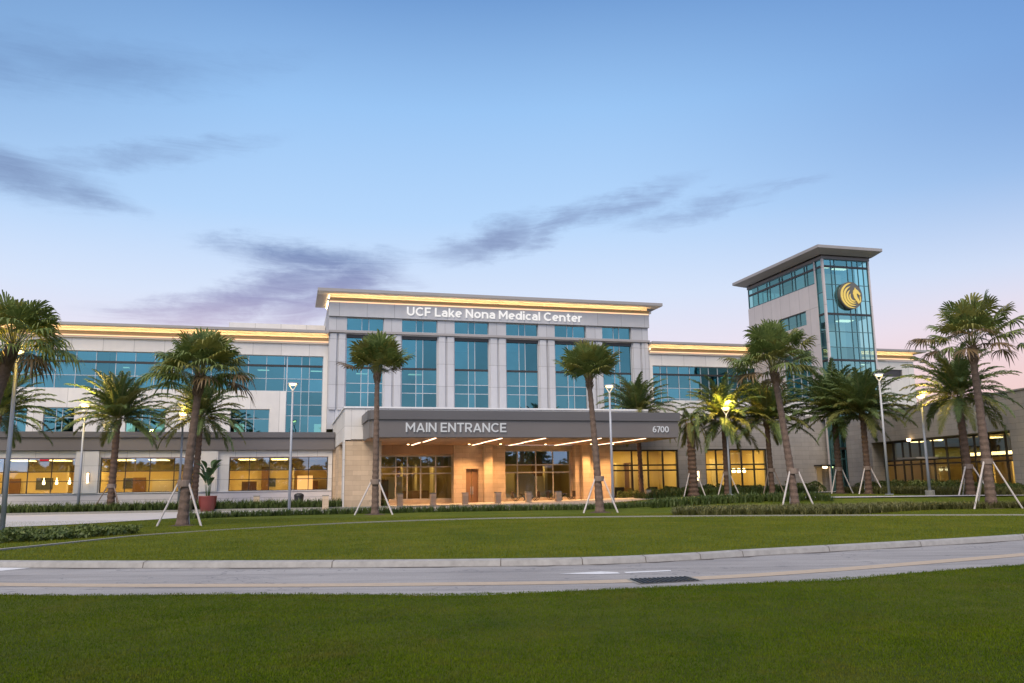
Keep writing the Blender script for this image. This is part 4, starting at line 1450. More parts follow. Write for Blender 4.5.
# horse head and neck
crescent([(.16, .10), (.20, .34), (.32, .46), (.36, .60), (.44, .48), (.58, .40), (.78, .14), (.76, .02), (.66, .02), (.58, .12), (.46, .14), (.50, -.10), (.62, -.30), (.70, -.52), (.56, -.62), (.42, -.42), (.24, -.20)][::-1], -.475, -.42)
crescent([(.70, -.02), (.80, -.10), (.78, -.46), (.70, -.52), (.72, -.28)][::-1], -.474, -.42)
m.build('horse_figure', M['gold'], em)


# ================================================================== STREET FURNITURE
def lamp_post(px, py, h, label, lit=False, base_z=None, energy=0, rz=0.0, collar=False):
    z = float(hgt(px, py)) if base_z is None else base_z
    t = thing('lamp_post', label, 'street lamp', (px, py, z), rz, 'gray lamp posts around the entrance drive')
    H = h - z
    m = MB()
    m.tube([(0, 0, .05), (0, 0, H - .5)], [.095, .062], 12)
    m.build('pole', M['pole'], t, True)
    m = MB()
    if collar:
        m.lathe([(.26, -.1), (.26, .26), (.24, .29)], n=16)
    m.box(-.2, .2, -.2, .2, -.1, .06 if not collar else .34)
    m.build('base_plate', M['concrete'] if collar else M['pole'], t)
    m = MB()
    for sgn in (-1, 1):
        m.tube([(0, 0, H - .50), (sgn * .07, 0, H - .42), (sgn * .25, 0, H - .13), (sgn * .27, 0, H - .06)], [.05, .04, .03, .025], 8)
    m.tube([(0, 0, H - .52), (0, 0, H - .46)], .07, 10)
    m.build('yoke', M['white'], t, True)
    hd = MB()
    hd.lathe([(.08, H + .04), (.30, H + .02), (.36, H - .03), (.36, H - .06), (.25, H - .065)], n=20)
    hdo = hd.build('lamp_head', M['pole'], t)
    ln_ = MB()
    ln_.lathe([(.10, H - .16), (.22, H - .08), (.24, H - .066)], n=16)
    ln_.build('lens', M['lamp'], hdo)
    if energy:
        L = bpy.data.lights.new('lamp_glow', 'POINT')
        L.energy = energy
        L.color = (1.0, 0.66, 0.12)
        L.shadow_soft_size = .2
        lo = bpy.data.objects.new('lamp_glow', L)
        COL.objects.link(lo)
        lo.parent = t
        lo.location = (0, -.3, H + .12)
    return t


lamp_post(-18.72, 31.0, 6.95, 'tall near lamp post at the left edge glowing up into a fan palm', energy=420)
lamp_post(-28.6, 55.4, 7.25, 'lamp post glowing yellow beside the leftmost full date palm', energy=900)
lamp_post(-23.6, 59.4, 6.95, 'lamp post half hidden behind the thick leaning fan palm trunk', energy=300)
lamp_post(-14.11, 53.0, 8.25, 'lamp post standing before the lit windows left of the canopy')
lamp_post(6.32, 54.0, 7.95, 'lamp post right of the canopy strip lights beside a braced fan palm')
lamp_post(15.95, 62.2, 7.05, 'lamp post glowing yellow into a date palm in front of the right window bay', energy=1100)
lamp_post(24.87, 56.0, 8.7, 'slim lamp post before the glass tower and its twin date palms')
lamp_post(25.11, 51.0, 6.7, 'lamp post on a concrete footing before the annex window', energy=450, collar=True)

# bollards
bol = None
BL = [(255, 'stone bollard before the plinth left of the lone lamp post'), (325, 'stone bollard beside the black bin at the canopy pier'),
      (396, 'stone bollard before the left entrance window, nearest the braced palm'), (429, 'stone bollard at the middle of the left entrance window'),
      (462, 'stone bollard just left of the wooden entrance door'), (495, 'stone bollard right of the wooden entrance door'),
      (527, 'stone bollard among the benches, left one'), (557.5, 'stone bollard among the benches, right one'), (648.5, 'stone bollard at the foot of the palm right of the canopy')]
bpos = [(-18.0, 59.0), (-12.6, 56.4), (-8.2, 60.6), (-5.86, 60.9), (-3.55, 61.2), (-1.2, 61.6), (1.05, 61.9), (3.25, 62.2), (10.05, 63.5)]
for (px, lab), (x, y) in zip(BL, bpos):
    if bol is None:
        bol = thing('bollard', lab, 'bollard', (x, y, GZ + .02), TH, 'square stone bollards along the forecourt')
        m = MB()
        m.box(-.20, .20, -.20, .20, 0, .88)
        m.build('shaft', M['lime'], bol)
        m = MB()
        m.box(-.215, .215, -.215, .215, .882, .95)
        m.build('cap', M['concrete'], bol)
    else:
        b = copy_tree(bol)
        b.location = (x, y, GZ + .02)
        b['label'] = lab

# litter bin
tb = thing('litter_bin', 'black round litter bin against the pale plinth', 'bin', (-15.35, 60.2, GZ + .02))
m = MB()
m.lathe([(.26, 0), (.30, .05), (.33, .80), (.33, .84)], n=20)
m.build('bin_body', M['black'], tb, True)
m = MB()
m.lathe([(.35, .842), (.35, .90), (.30, 1.0), (.16, 1.06), (.05, 1.07)], n=20)
m.build('lid', M['black'], tb, True)


# benches and cafe chairs under the canopy
def cafe_chair(loc, rz, label, first=[None]):
    if first[0] is None:
        t = thing('patio_chair', label, 'chair', loc, rz, 'dark patio chairs under the canopy')
        m = MB()
        m.box(-.28, .28, -.26, .26, .42, .47)
        m.build('seat', M['chair'], t)
        m = MB()
        m.box(-.28, .28, .24, .29, .48, .92)
        m.build('backrest', M['chair'], t)
        for sx in (-1, 1):
            m = MB()
            m.tube([(sx * .26, -.26, 0), (sx * .26, .26, .42)], .022, 6)
            m.build('leg', M['iron'], t)
            m = MB()
            m.tube([(sx * .225, .26, 0), (sx * .225, -.26, .42)], .022, 6)
            m.build('leg', M['iron'], t)
        first[0] = t
    else:
        t = copy_tree(first[0])
        t.location = loc
        t.rotation_euler = (0, 0, rz)
        t['label'] = label
    return t


def cafe_table(loc, rz, label, first=[None]):
    if first[0] is None:
        t = thing('patio_table', label, 'table', loc, rz, 'patio tables under the canopy')
        m = MB()
        m.box(-.45, .45, -.35, .35, .70, .74)
        m.build('tabletop', M['chair'], t)
        for sx in (-1, 1):
            m = MB()
            m.tube([(sx * .36, 0, 0), (-sx * .36, 0, .70)], .03, 6)
            m.build('leg', M['iron'], t)
        first[0] = t
    else:
        t = copy_tree(first[0])
        t.location = loc
        t.rotation_euler = (0, 0, rz)
        t['label'] = label
    return t


zf = GZ + .02
cafe_chair(fw(12.35, -11.6, zf), TH + 1.6, 'dark patio chair furthest left before the middle entrance window')
cafe_table(fw(13.1, -11.7, zf), TH, 'dark patio table at the left of the middle entrance window')
cafe_chair(fw(13.95, -11.6, zf), TH - 1.5, 'dark patio chair just right of the left patio table')
cafe_chair(fw(15.2, -11.6, zf), TH + 1.6, 'dark patio chair just left of the right patio table')
cafe_table(fw(16.0, -11.7, zf), TH, 'dark patio table at the right of the middle entrance window')
cafe_chair(fw(16.85, -11.6, zf), TH - 1.5, 'dark patio chair furthest right before the middle entrance window')


# lounge chairs inside the right windows
def lounge(loc, rz, label, first=[None]):
    if first[0] is None:
        t = thing('lounge_chair', label, 'chair', loc, rz, 'lounge chairs inside the lit windows')
        m = MB()
        m.box(-.38, .38, -.36, .36, .20, .46)
        m.build('seat', M['chair'], t)
        m = MB()
        m.box(-.40, .40, -.47, -.365, .20, 1.15)
        m.build('backrest', M['chair'], t)
        for sx in (-1, 1):
            for sy in (-1, 1):
                m = MB()
                m.tube([(sx * .33, sy * .31, 0), (sx * .33, sy * .31, .2)], .025, 6)
                m.build('leg', M['iron'], t)
        first[0] = t
    else:
        t = copy_tree(first[0])
        t.location = loc
        t.rotation_euler = (0, 0, rz)
        t['label'] = label
    return t


for s, lab in ((22.0, 'dark lounge chair at the left of the window right of the canopy'), (25.0, 'dark lounge chair in the third pane of the window right of the canopy'), (26.4, 'dark lounge chair in the last pane of the window right of the canopy'),
               (30.4, 'dark lounge chair at the left end of the far right lit window bay'), (32.3, 'dark lounge chair at the middle of the far right lit window bay'), (33.7, 'dark lounge chair at the right end of the far right lit window bay')):
    lounge(fw(s, -8.6, .11), TH, lab)

# wall lights on the stone piers
for s, d, z, lab in ((28.67, -10.12, 2.2, 'warm wall light on the gray stone pier between the lit window bays'),
                     (-10.75, -4.36, 2.6, 'warm wall light on the pale pilaster behind the red pot'),
                     (-19.4, -4.36, 2.6, 'warm wall light on the pale pilaster beside the far left date palm')):
    t = thing('wall_sconce', lab, 'wall light', fw(s, d, z), TH, 'warm wall lights on the ground floor piers')
    m = MB()
    m.box(-.07, .07, -.02, .115, -.35, .35)
    m.build('back_plate', M['bronze'], t)
    m = MB()
    m.box(-.06, .06, -.10, -.025, -.45, .30)
    m.build('light_shade', M['sconce'], t)


# ================================================================== PLANTS
def ribbon_pts(P, W, side):
    return P + side * W


def fan_leaf(vs, mi_list, org, azm, elev, pet, rad, droop, mi, rnd):
    """one costapalmate leaf: thin stalk and a fan of split segments that hang at the tips"""
    e = Vector((math.cos(azm) * math.cos(elev), math.sin(azm) * math.cos(elev), math.sin(elev)))
    side = Vector((-math.sin(azm), math.cos(azm), 0))
    up = side.cross(e) * -1
    up = e.cross(side) * -1 if e.cross(side).z < 0 else e.cross(side)
    hub = org + e * pet + Vector((0, 0, -droop * .18 * pet))
    # stalk
    w = .022
    for q in ((org - side * w, org + side * w, hub + side * w * .6, hub - side * w * .6),):
        vs += [q[0], q[1], q[2], q[0], q[2], q[3]]
        mi_list += [3, 3]
    # fan: leaf axis bends over from the stalk
    fe = (e + Vector((0, 0, -.35 * droop))).normalized()
    fup = side.cross(fe)
    if fup.z < 0:
        fup = -fup
    n = 19
    span = R(112)
    for k in range(n):
        a = -span + 2 * span * (k + .5) / n + rnd.uniform(-.05, .05)
        da = span / n * .98
        L = rad * (0.72 + .28 * math.cos(a * .8)) * rnd.uniform(.80, 1.12)
        hang = droop * rnd.uniform(.7, 1.3)

        def pt(ang, r, lift=0.0):
            d = fe * math.cos(ang) + side * math.sin(ang)
            p = hub + d * r
            rr = r / rad
            fold = -.20 * abs(math.sin(ang)) * r
            return p + fup * (fold + lift) + Vector((0, 0, -hang * .50 * rad * rr * rr * rr))
        m1, m2 = pt(a - da, L * .52), pt(a + da, L * .52)
        n1, n2 = pt(a - da * .50, L * .80), pt(a + da * .50, L * .80)
        tip = pt(a + rnd.uniform(-.06, .06), L) + Vector((0, 0, -rnd.uniform(.05, .32) * droop * rad))
        vs += [hub, m1, m2, m1, n1, m2, m2, n1, n2, n1, tip, n2]
        mi_list += [mi] * 4


def fan_crown(seed, nleaf, rad, pet, el0, el1, droop, dry=.12, olive=.35, skew=0):
    rnd = random.Random(seed)
    vs, mi = [], []
    for i in range(nleaf):
        t = (i + .5) / nleaf
        elev = R(el0 + (el1 - el0) * t ** 0.85) + rnd.uniform(-.14, .14)
        azm = i * 2.39996 + rnd.uniform(-.25, .25)
        org = Vector((math.cos(azm) * .16, math.sin(azm) * .16, .25 * t + .0))
        young = max(0, t - .8) * 1.0
        r = rad * rnd.uniform(.78, 1.12) * (1 - young * .3)
        p = pet * rnd.uniform(.55, 1.15) * (1 - young * .5)
        u = rnd.random()
        if t < dry * 1.6 and u < .65:
            k = 2
        elif u < olive:
            k = 1
        else:
            k = 0
        d = droop * (1.25 - .8 * t) * rnd.uniform(.75, 1.25)
        fan_leaf(vs, mi, org, azm + skew * 0, elev, p, r, d, k, rnd)
    return tri_mesh('crown', np.array([tuple(v) for v in vs]), 3, [M['leaf_a'], M['leaf_b'], M['leaf_c'], M['petiole']], mi)


def date_crown(seed, nfr, length, el0, el1, arch, olive=.3, hang=0.0):
    rnd = random.Random(seed)
    vs, mi = [], []
    for i in range(nfr):
        t = (i + .5) / nfr
        elev = R(el0 + (el1 - el0) * t ** .9) + rnd.uniform(-.1, .1)
        azm = i * 2.39996 + rnd.uniform(-.3, .3)
        L = length * rnd.uniform(.82, 1.08) * (1 - .25 * max(0, t - .7))
        k = 1 if rnd.random() < olive * (1.6 - 1.2 * t) else 0
        side = Vector((-math.sin(azm), math.cos(azm), 0))
        p = Vector((math.cos(azm) * .14, math.sin(azm) * .14, .1 + .25 * t))
        ns = 30
        ds = L / ns
        e = elev
        twist = rnd.uniform(-.25, .25)
        pts, dirs = [], []
        for j in range(ns + 1):
            d = Vector((math.cos(azm) * math.cos(e), math.sin(azm) * math.cos(e), math.sin(e)))
            pts.append(p.copy())
            dirs.append(d)
            p = p + d * ds + side * twist * ds * (j / ns) * .6
            e -= arch * (0.35 + 1.3 * j / ns) / ns * (1.1 if e > -1.2 else 0.1) * (1.0 + hang)
        for j in range(ns):
            w = .035 * (1 - j / ns) + .006
            a, b = pts[j], pts[j + 1]
            vs += [a - side * w, a + side * w, b + side * w, a - side * w, b + side * w, b - side * w]
            mi += [2, 2]
        for j in range(3, ns):
            q = j / ns
            ll = length * .165 * (math.sin(math.pi * min(1, (q * .93 + .10))) ** .55) * rnd.uniform(.85, 1.1)
            d = dirs[j]
            upv = side.cross(d)
            if upv.z < 0:
                upv = -upv
            for sgn in (-1, 1):
                for sub in (0.0, .5):
                    base = pts[j] + (pts[j + 1] - pts[j]) * sub
                    lift = rnd.uniform(-.05, .45)
                    ld = (side * sgn * (.95 - .45 * q) + d * (.55 + .6 * q) + upv * lift).normalized()
                    tip = base + ld * ll + Vector((0, 0, -.10 * ll - .22 * ll * rnd.random()))
                    wd = d * (.034 + .008 * rnd.random()) * length / 3.4
                    mid = base + ld * ll * .5 + upv * .02
                    vs += [base - wd * .6, mid - wd, mid + wd, base - wd * .6, mid + wd, base + wd * .6, mid - wd, tip, mid + wd]
                    mi += [k, k, k]
    return tri_mesh('crown', np.array([tuple(v) for v in vs]), 3, [M['date_a'], M['date_b'], M['petiole']], mi)


def trunk_mesh(seed, h, r0, r1, lean, ringy=.05, boots=0.0, flare=1.25, nside=18):
    rnd = random.Random(seed)
    m = MB()
    n = max(24, int(h / .16))
    prof = []
    for i in range(n + 1):
        t = i / n
        r = r0 + (r1 - r0) * t ** .8
        r *= 1 + (flare - 1) * math.exp(-t * h / .35)
        r *= 1 + ringy * (1 if i % 2 else -1) + rnd.uniform(-.015, .015)
        prof.append((t, r))
    b = len(m.v)
    for (t, r) in prof:
        cx, cy_ = lean[0] * t ** 1.3, lean[1] * t
        for k in range(nside):
            a = 2 * math.pi * k / nside + t * 2
            rr = r * (1 + rnd.uniform(-.03, .03))
            m.v.append((cx + rr * math.cos(a), cy_ + rr * math.sin(a), t * h - .06))
    for i in range(n):
        for k in range(nside):
            k2 = (k + 1) % nside
            m.f.append((b + i * nside + k, b + i * nside + k2, b + (i + 1) * nside + k2, b + (i + 1) * nside + k))
            m.mi.append(0)
    m.f.append(tuple(b + n * nside + k for k in range(nside)))
    m.mi.append(0)
    # old leaf bases near the top
    nb = int(boots * 46)
    for i in range(nb):
        t = 1 - (i / max(1, nb)) * boots / h - .01
        a = i * 2.39996
        r = r0 + (r1 - r0) * t ** .8
        c = Vector((lean[0] * t ** 1.3, lean[1] * t, t * h))
        od = Vector((math.cos(a), math.sin(a), 0))
        sd_ = Vector((-math.sin(a), math.cos(a), 0))
        w = .07
        p0 = c + od * r * .9
        p1 = c + od * (r + .10) + Vector((0, 0, .20 + rnd.uniform(0, .08)))
        th = Vector((0, 0, .05))
        for q in ([p0 - sd_ * w, p0 + sd_ * w, p1 + sd_ * w * .6, p1 - sd_ * w * .6], [p0 - sd_ * w - th * 2, p1 - sd_ * w * .6 - th, p1 + sd_ * w * .6 - th, p0 + sd_ * w - th * 2],
                  [p1 - sd_ * w * .6, p1 + sd_ * w * .6, p1 + sd_ * w * .6 - th, p1 - sd_ * w * .6 - th],
                  [p0 - sd_ * w, p1 - sd_ * w * .6, p1 - sd_ * w * .6 - th, p0 - sd_ * w - th * 2], [p0 + sd_ * w, p0 + sd_ * w - th * 2, p1 + sd_ * w * .6 - th, p1 + sd_ * w * .6]):
            m.quad([tuple(x) for x in q], 1)
    return m


def palm(kind, label, x, y, top, r0, r1, crown_me, lean=(0, 0), boots=.6, crot=0.0, cscale=1.0, seed=1, bed=.6):
    z = float(hgt(x, y))
    name = 'fan_palm' if kind == 'fan' else 'date_palm'
    t = thing(name, label, 'palm tree', (x, y, z), 0, 'fan palms on the lawn strip' if kind == 'fan' else 'date palms along the building')
    h = top - z
    tm = trunk_mesh(seed, h, r0, r1, lean, .055 if kind == 'fan' else .08, boots, 1.2 if kind == 'fan' else 1.35)
    tm.build('trunk', [M['trunk_fan'] if kind == 'fan' else M['trunk_date'], M['boot']], t, False)
    c = bpy.data.objects.new('crown', crown_me)
    COL.objects.link(c)
    c.parent = t
    c.location = (lean[0], lean[1], h - .12)
    c.rotation_euler = (0, 0, crot)
    c.scale = (cscale,) * 3
    # mulch ring at the foot
    if bed:
        m = MB()
        rr = [(bed * (1 + .15 * math.sin(3 * k + seed)) * math.cos(k * math.pi / 10), bed * (1 + .15 * math.sin(3 * k + seed)) * math.sin(k * math.pi / 10)) for k in range(20)]
        for k in range(20):
            a, b = rr[k], rr[(k + 1) % 20]
            m.quad([(a[0], a[1], .0), (b[0], b[1], .0), (0, 0, .09)])
        m.build('mulch_ring', M['mulch'], t)
    return t


def brace(px, py, hgt_, spread, label, mat, angs, zoff=None):
    z = float(hgt(px, py))
    t = thing('palm_brace', label, 'tree brace', (px, py, z), 0, 'timber braces propping the palms')
    for a in angs:
        m = MB()
        ca, sa = math.cos(R(a)), math.sin(R(a))
        m.tube([(ca * spread, sa * spread, -.05), (ca * .24, sa * .24, hgt_)], .045, 6)
        m.build('prop_pole', mat, t)
    m = MB()
    m.lathe([(.27, hgt_ - .14), (.28, hgt_ - .1), (.28, hgt_ + .1), (.27, hgt_ + .14)], n=14)
    m.build('strap', M['timber_dark'], t)
    return t


FC = [fan_crown(11, 80, .92, 1.38, 2, 88, .68, .05, .28),       # full, hanging
      fan_crown(12, 70, .92, 1.15, 32, 89, .26, .02, .62),         # bouquet, pointing up
      fan_crown(13, 74, .92, 1.62, 2, 88, .58, .05, .30),
      fan_crown(14, 62, .95, 1.85, 4, 86, .66, .14, .40),
      fan_crown(15, 66, .90, 1.12, 28, 89, .30, .03, .62),
      fan_crown(16, 72, .98, 1.5, -8, 86, .8, .08, .28)]

palm('fan', 'stout near fan palm with drooping crown and rough crosshatched foot left of the red pot', -13.91, 35.5, 6.5, .235, .135, FC[0], (.42, .1), .9, .3, 1.04, 21)
palm('fan', 'upright fan palm braced in front of the left end of the canopy', -7.57, 46.0, 7.9, .20, .13, FC[1], (.02, 0), .5, .8, 1.12, 22)
palm('fan', 'upright fan palm braced in front of the right half of the canopy', 4.5, 44.5, 7.25, .225, .125, FC[4], (-.38, 0), .5, 2.0, 1.10, 23)
palm('fan', 'leaning fan palm braced before the stone wall left of the glass tower', 14.53, 43.7, 7.6, .215, .15, FC[2], (-.62, .2), .8, 1.2, 1.06, 24)
palm('fan', 'tall fan palm with brown drooping leaves braced at the far right', 24.19, 42.9, 8.5, .265, .16, FC[3], (-.15, 0), .9, 4.0, 1.06, 25)
palm('fan', 'fan palm cut by the left view edge with lamp glow in its leaves', -19.75, 30.0, 7.0, .28, .18, FC[5], (1.3, .3), .8, 2.4, .92, 26)

brace(-13.91, 35.5, 1.75, 1.0, 'two pole brace on the stout leaning fan palm near the red pot', M['timber'], (-20, 205, 95))
brace(-7.57, 46.0, 1.75, 1.15, 'white timber brace on the fan palm before the canopy left end', M['timber'], (-25, 205, 90))
brace(4.5, 44.5, 1.75, 1.0, 'white timber brace on the fan palm before the canopy right half', M['timber'], (-25, 205, 90))
brace(14.53, 43.7, 2.0, .98, 'white timber brace on the leaning fan palm left of the tower', M['timber'], (-25, 205, 90))
brace(24.19, 42.9, 2.35, 1.35, 'white timber brace on the far right tall fan palm', M['timber'], (-25, 205, 90))
brace(-19.2, 30.0, 1.6, 1.25, 'brown timber brace at the left edge below the cut off fan palm', M['timber_dark'], (-35, 205, 90))

DC = [date_crown(31, 66, 3.9, -8, 87, .98, .28), date_crown(32, 62, 3.7, -24, 87, 1.05, .3), date_crown(33, 66, 4.4, -6, 87, .92, .38), date_crown(34, 22, 2.3, -70, 80, 1.9, .5, .5)]
palm('date', 'full dark date palm between two lit ground floor windows at the left', -26.76, 56.0, 6.3, .25, .20, DC[0], (.1, 0), .5, 0, 1.0, 41)
palm('date', 'date palm mostly hidden behind the stout leaning fan palm', -22.75, 60.0, 6.7, .25, .20, DC[1], (.2, 0), .4, 1, 1.0, 42)
palm('date', 'dark date palm at the left edge behind the near lamp post', -34.9, 56.0, 6.6, .34, .28, DC[0], (0, 0), .4, 2, 1.05, 43)
palm('date', 'date palm rising behind the right end of the canopy roof', 9.98, 66.0, 7.0, .19, .16, DC[1], (-.1, 0), .3, 3, 1.0, 44)
palm('date', 'thin ragged young date palm with hanging dead fronds beside the canopy end', 13.4, 63.0, 6.0, .36, .27, DC[3], (.0, 0), .8, 0, 1.0, 45)
palm('date', 'date palm lit yellow by a lamp in front of the right window bay', 16.18, 64.0, 6.3, .21, .18, DC[1], (0, 0), .4, 4, 1.08, 46)
palm('date', 'dark date palm at the right end of the right window bay', 19.59, 64.0, 6.2, .20, .18, DC[0], (-.1, 0), .4, 5, 1.05, 47)
palm('date', 'dark trunked left one of the twin date palms before the tower', 24.35, 63.0, 6.4, .25, .21, DC[2], (0, 0), .4, 0, 1.06, 48)
palm('date', 'paler trunked right one of the twin date palms before the tower', 25.23, 60.0, 6.3, .23, .20, DC[0], (0, 0), .4, 2.2, 1.08, 49)
palm('date', 'date palm before the annex window behind the far right fan palm', 27.04, 50.0, 6.5, .24, .20, DC[1], (-.2, 0), .4, 1.2, 1.0, 50)
for (x, y, hh, sp, lab, mt) in ((-26.76, 56.0, 1.75, 1.15, 'brown timber brace on the full date palm at the left', 'timber_dark'),
                                (13.4, 63.0, 1.9, .9, 'timber brace on the ragged young date palm', 'timber'), (16.18, 64.0, 1.6, .9, 'timber brace on the lamp lit date palm', 'timber'),
                                (19.59, 64.0, 1.8, .9, 'timber brace on the dark date palm at the right window bay end', 'timber_dark'),
                                (24.35, 63.0, 1.8, .9, 'timber brace on the dark trunked twin date palm', 'timber'), (25.23, 60.0, 1.8, 1.0, 'timber brace on the paler trunked twin date palm', 'timber'),
                                (27.04, 50.0, 1.7, 1.1, 'timber brace on the date palm before the annex', 'timber')):
    brace(x, y, hh, sp, lab, M[mt], (-30, 205, 85))


# potted plants by the left block
def paddle_leaf(vs, base, azm, tall, L, w, rnd):
    out_ = Vector((math.cos(azm), math.sin(azm), 0))
    sd_ = Vector((-math.sin(azm), math.cos(azm), 0))
    p0 = base
    p1 = base + out_ * .12 * tall + Vector((0, 0, tall))
    vs += [p0 - sd_ * .02, p0 + sd_ * .02, p1]
    pr = None
    for k in range(7):
        t = k / 6
        c = p1 + out_ * L * (.25 * t + .35 * t * t) + Vector((0, 0, L * (.95 * t - .45 * t * t)))
        ww = w * math.sin(math.pi * (t * .9 + .06))
        cur = (c - sd_ * ww, c + sd_ * ww)
        if pr:
            vs += [pr[0], pr[1], cur[1], pr[0], cur[1], cur[0]]
        pr = cur


def pot_plant(loc, prof, pmat, label, n, tall, L, w, seed):
    t = thing('potted_plant', label, 'plant pot', loc, 0, 'potted plants before the left block')
    m = MB()
    m.lathe(prof, n=22)
    m.build('pot', pmat, t, True)
    rnd = random.Random(seed)
    vs = []
    zt = prof[-1][1]
    for i in range(n):
        a = rnd.uniform(0, 6.28)
        k = rnd.uniform(.35, 1.0)
        paddle_leaf(vs, Vector((math.cos(a) * .12, math.sin(a) * .12, zt - .05)), a, tall * k, L * rnd.uniform(.7, 1.1), w, rnd)
    o_ = bpy.data.objects.new('foliage', tri_mesh('foliage', np.array([tuple(v) for v in vs]), 3, M['pot_leaf']))
    COL.objects.link(o_)
    o_.parent = t


pot_plant((-20.15, 55.5, GZ), [(.36, 0), (.42, .05), (.55, .6), (.58, .98), (.60, 1.02), (.52, 1.03)], M['pot_red'], 'red glazed pot with tall paddle leaved plant', 20, 1.9, 1.25, .17, 3)
pot_plant((-21.5, 55.3, GZ), [(.30, 0), (.40, .1), (.48, .55), (.46, .75), (.40, .76)], M['pot_green'], 'low olive pot with bushy plant left of the red pot', 26, .5, .7, .14, 4)


# ---------------------------------------------------------------- ground cover and hedges
def scatter_strip(poly_a, poly_b, dens, seed):
    """random points between two polylines of equal length"""
    r = np.random.default_rng(seed)
    a, b = np.asarray(poly_a, float), np.asarray(poly_b, float)
    ar = []
    for i in range(len(a) - 1):
        w = (np.linalg.norm(b[i] - a[i]) + np.linalg.norm(b[i + 1] - a[i + 1])) / 2
        L = (np.linalg.norm(a[i + 1] - a[i]) + np.linalg.norm(b[i + 1] - b[i])) / 2
        ar.append(w * L)
    pts = []
    for i, A in enumerate(ar):
        n = int(A * dens)
        u, v = r.random((n, 1)), r.random((n, 1))
        p = (a[i] * (1 - u) + a[i + 1] * u) * (1 - v) + (b[i] * (1 - u) + b[i + 1] * u) * v
        pts.append(p)
    return np.concatenate(pts) if pts else np.zeros((0, 2))


def tufts(name, label, poly_a, poly_b, h, dens, mat, seed, nb=7, spread=.22, w=.018):
    r = np.random.default_rng(seed)
    P = scatter_strip(poly_a, poly_b, dens, seed)
    n = len(P)
    z0 = hgt(P[:, 0], P[:, 1])
    base = np.repeat(np.column_stack([P, z0]), nb, 0)
    N = n * nb
    az_ = r.random(N) * 2 * np.pi
    hh = h * (0.55 + .6 * r.random(N)) * np.repeat(.75 + .5 * r.random(n), nb)
    sp = spread * (0.3 + r.random(N))
    od = np.column_stack([np.cos(az_), np.sin(az_), np.zeros(N)])
    sd_ = np.column_stack([-np.sin(az_), np.cos(az_), np.zeros(N)])
    b0 = base + od * (.06 * r.random((N, 1)))
    mid = b0 + od * (sp * .45)[:, None] + np.array([0, 0, 1]) * (hh * .75)[:, None]
    tip = b0 + od * (sp * 1.3)[:, None] + np.array([0, 0, 1]) * hh[:, None] * (.8 + .3 * r.random((N, 1)))
    ww = w * h / .4
    v = np.stack([b0 - sd_ * ww, b0 + sd_ * ww, mid + sd_ * ww * .8, b0 - sd_ * ww, mid + sd_ * ww * .8, mid - sd_ * ww * .8,
                  mid - sd_ * ww * .8, mid + sd_ * ww * .8, tip], 1).reshape(-1, 3)
    me = tri_mesh(name, v, 3, mat)
    ob = bpy.data.objects.new(name, me)
    COL.objects.link(ob)
    return tag(ob, label, 'ground cover', None, 'stuff')


def leafy(name, label, poly_a, poly_b, h, dens, mat, seed, leaf=.09, kind='stuff', cat='hedge'):
    r = np.random.default_rng(seed)
    P = scatter_strip(poly_a, poly_b, dens, seed)
    n = len(P)
    z0 = hgt(P[:, 0], P[:, 1])
    lump = .72 + .18 * np.sin(P[:, 0] * 4.1 + 1.3 * np.sin(P[:, 1] * 2.7)) + .14 * np.sin(P[:, 1] * 5.3 + P[:, 0] * 1.9) + .1 * r.random(n)
    z = z0 + h * lump * (r.random(n) ** .45)
    c = np.column_stack([P, z])
    d1 = r.normal(size=(n, 3))
    d1 /= np.linalg.norm(d1, axis=1)[:, None]
    d2 = np.cross(d1, r.normal(size=(n, 3)))
    d2 /= np.linalg.norm(d2, axis=1)[:, None]
    L = leaf * (.7 + .6 * r.random((n, 1)))
    v = np.stack([c - d1 * L, c + d2 * L * .5, c + d1 * L, c - d2 * L * .5], 1).reshape(-1, 3)
    me = tri_mesh(name, v, 4, mat)
    ob = bpy.data.objects.new(name, me)
    COL.objects.link(ob)
    return tag(ob, label, cat, None, kind)


# left bed behind the lane
tufts('ground_cover', 'strappy green ground cover along the left plinth', offset(lb[:70], .35), offset(lb[:70], 2.2), .62, 34, M['liriope'], 61, 8, .3)
# hedge strip by the near left lane edge
hl = catmull([(-24, 25.5), (-19.5, 27.6), (-16.6, 28.8), (-14.6, 29.6), (-13.4, 30.2)], 6)
hl2 = catmull([(-22.5, 22.5), (-17.5, 24.0), (-14.6, 25.8), (-13.4, 28.2), (-12.9, 29.4)], 6)
leafy('hedge', 'low clipped hedge by the lane at the left edge', hl, hl2, .34, 520, M['shrub'], 62, .07)
# strip in front of the drop-off lane, across the middle
mid_a = catmull([(-17.2, 44.2), (-13.5, 46.6), (-6, 49.1), (2, 50.1), (9.0, 49.2), (12.6, 48.3)], 8)
mid_b = catmull([(-16.6, 43.2), (-13.0, 45.8), (-6, 48.2), (2, 49.0), (9.0, 47.9), (12.2, 47.0)], 8)
tufts('ground_cover', 'strappy ground cover strip in front of the drop off lane', mid_a, mid_b, .34, 46, M['liriope'], 63, 8, .2)
# beds right of the canopy, along the stone wall
def sdl(pts):
    return np.array([tuple(fw(s, d).xy) for s, d in pts])


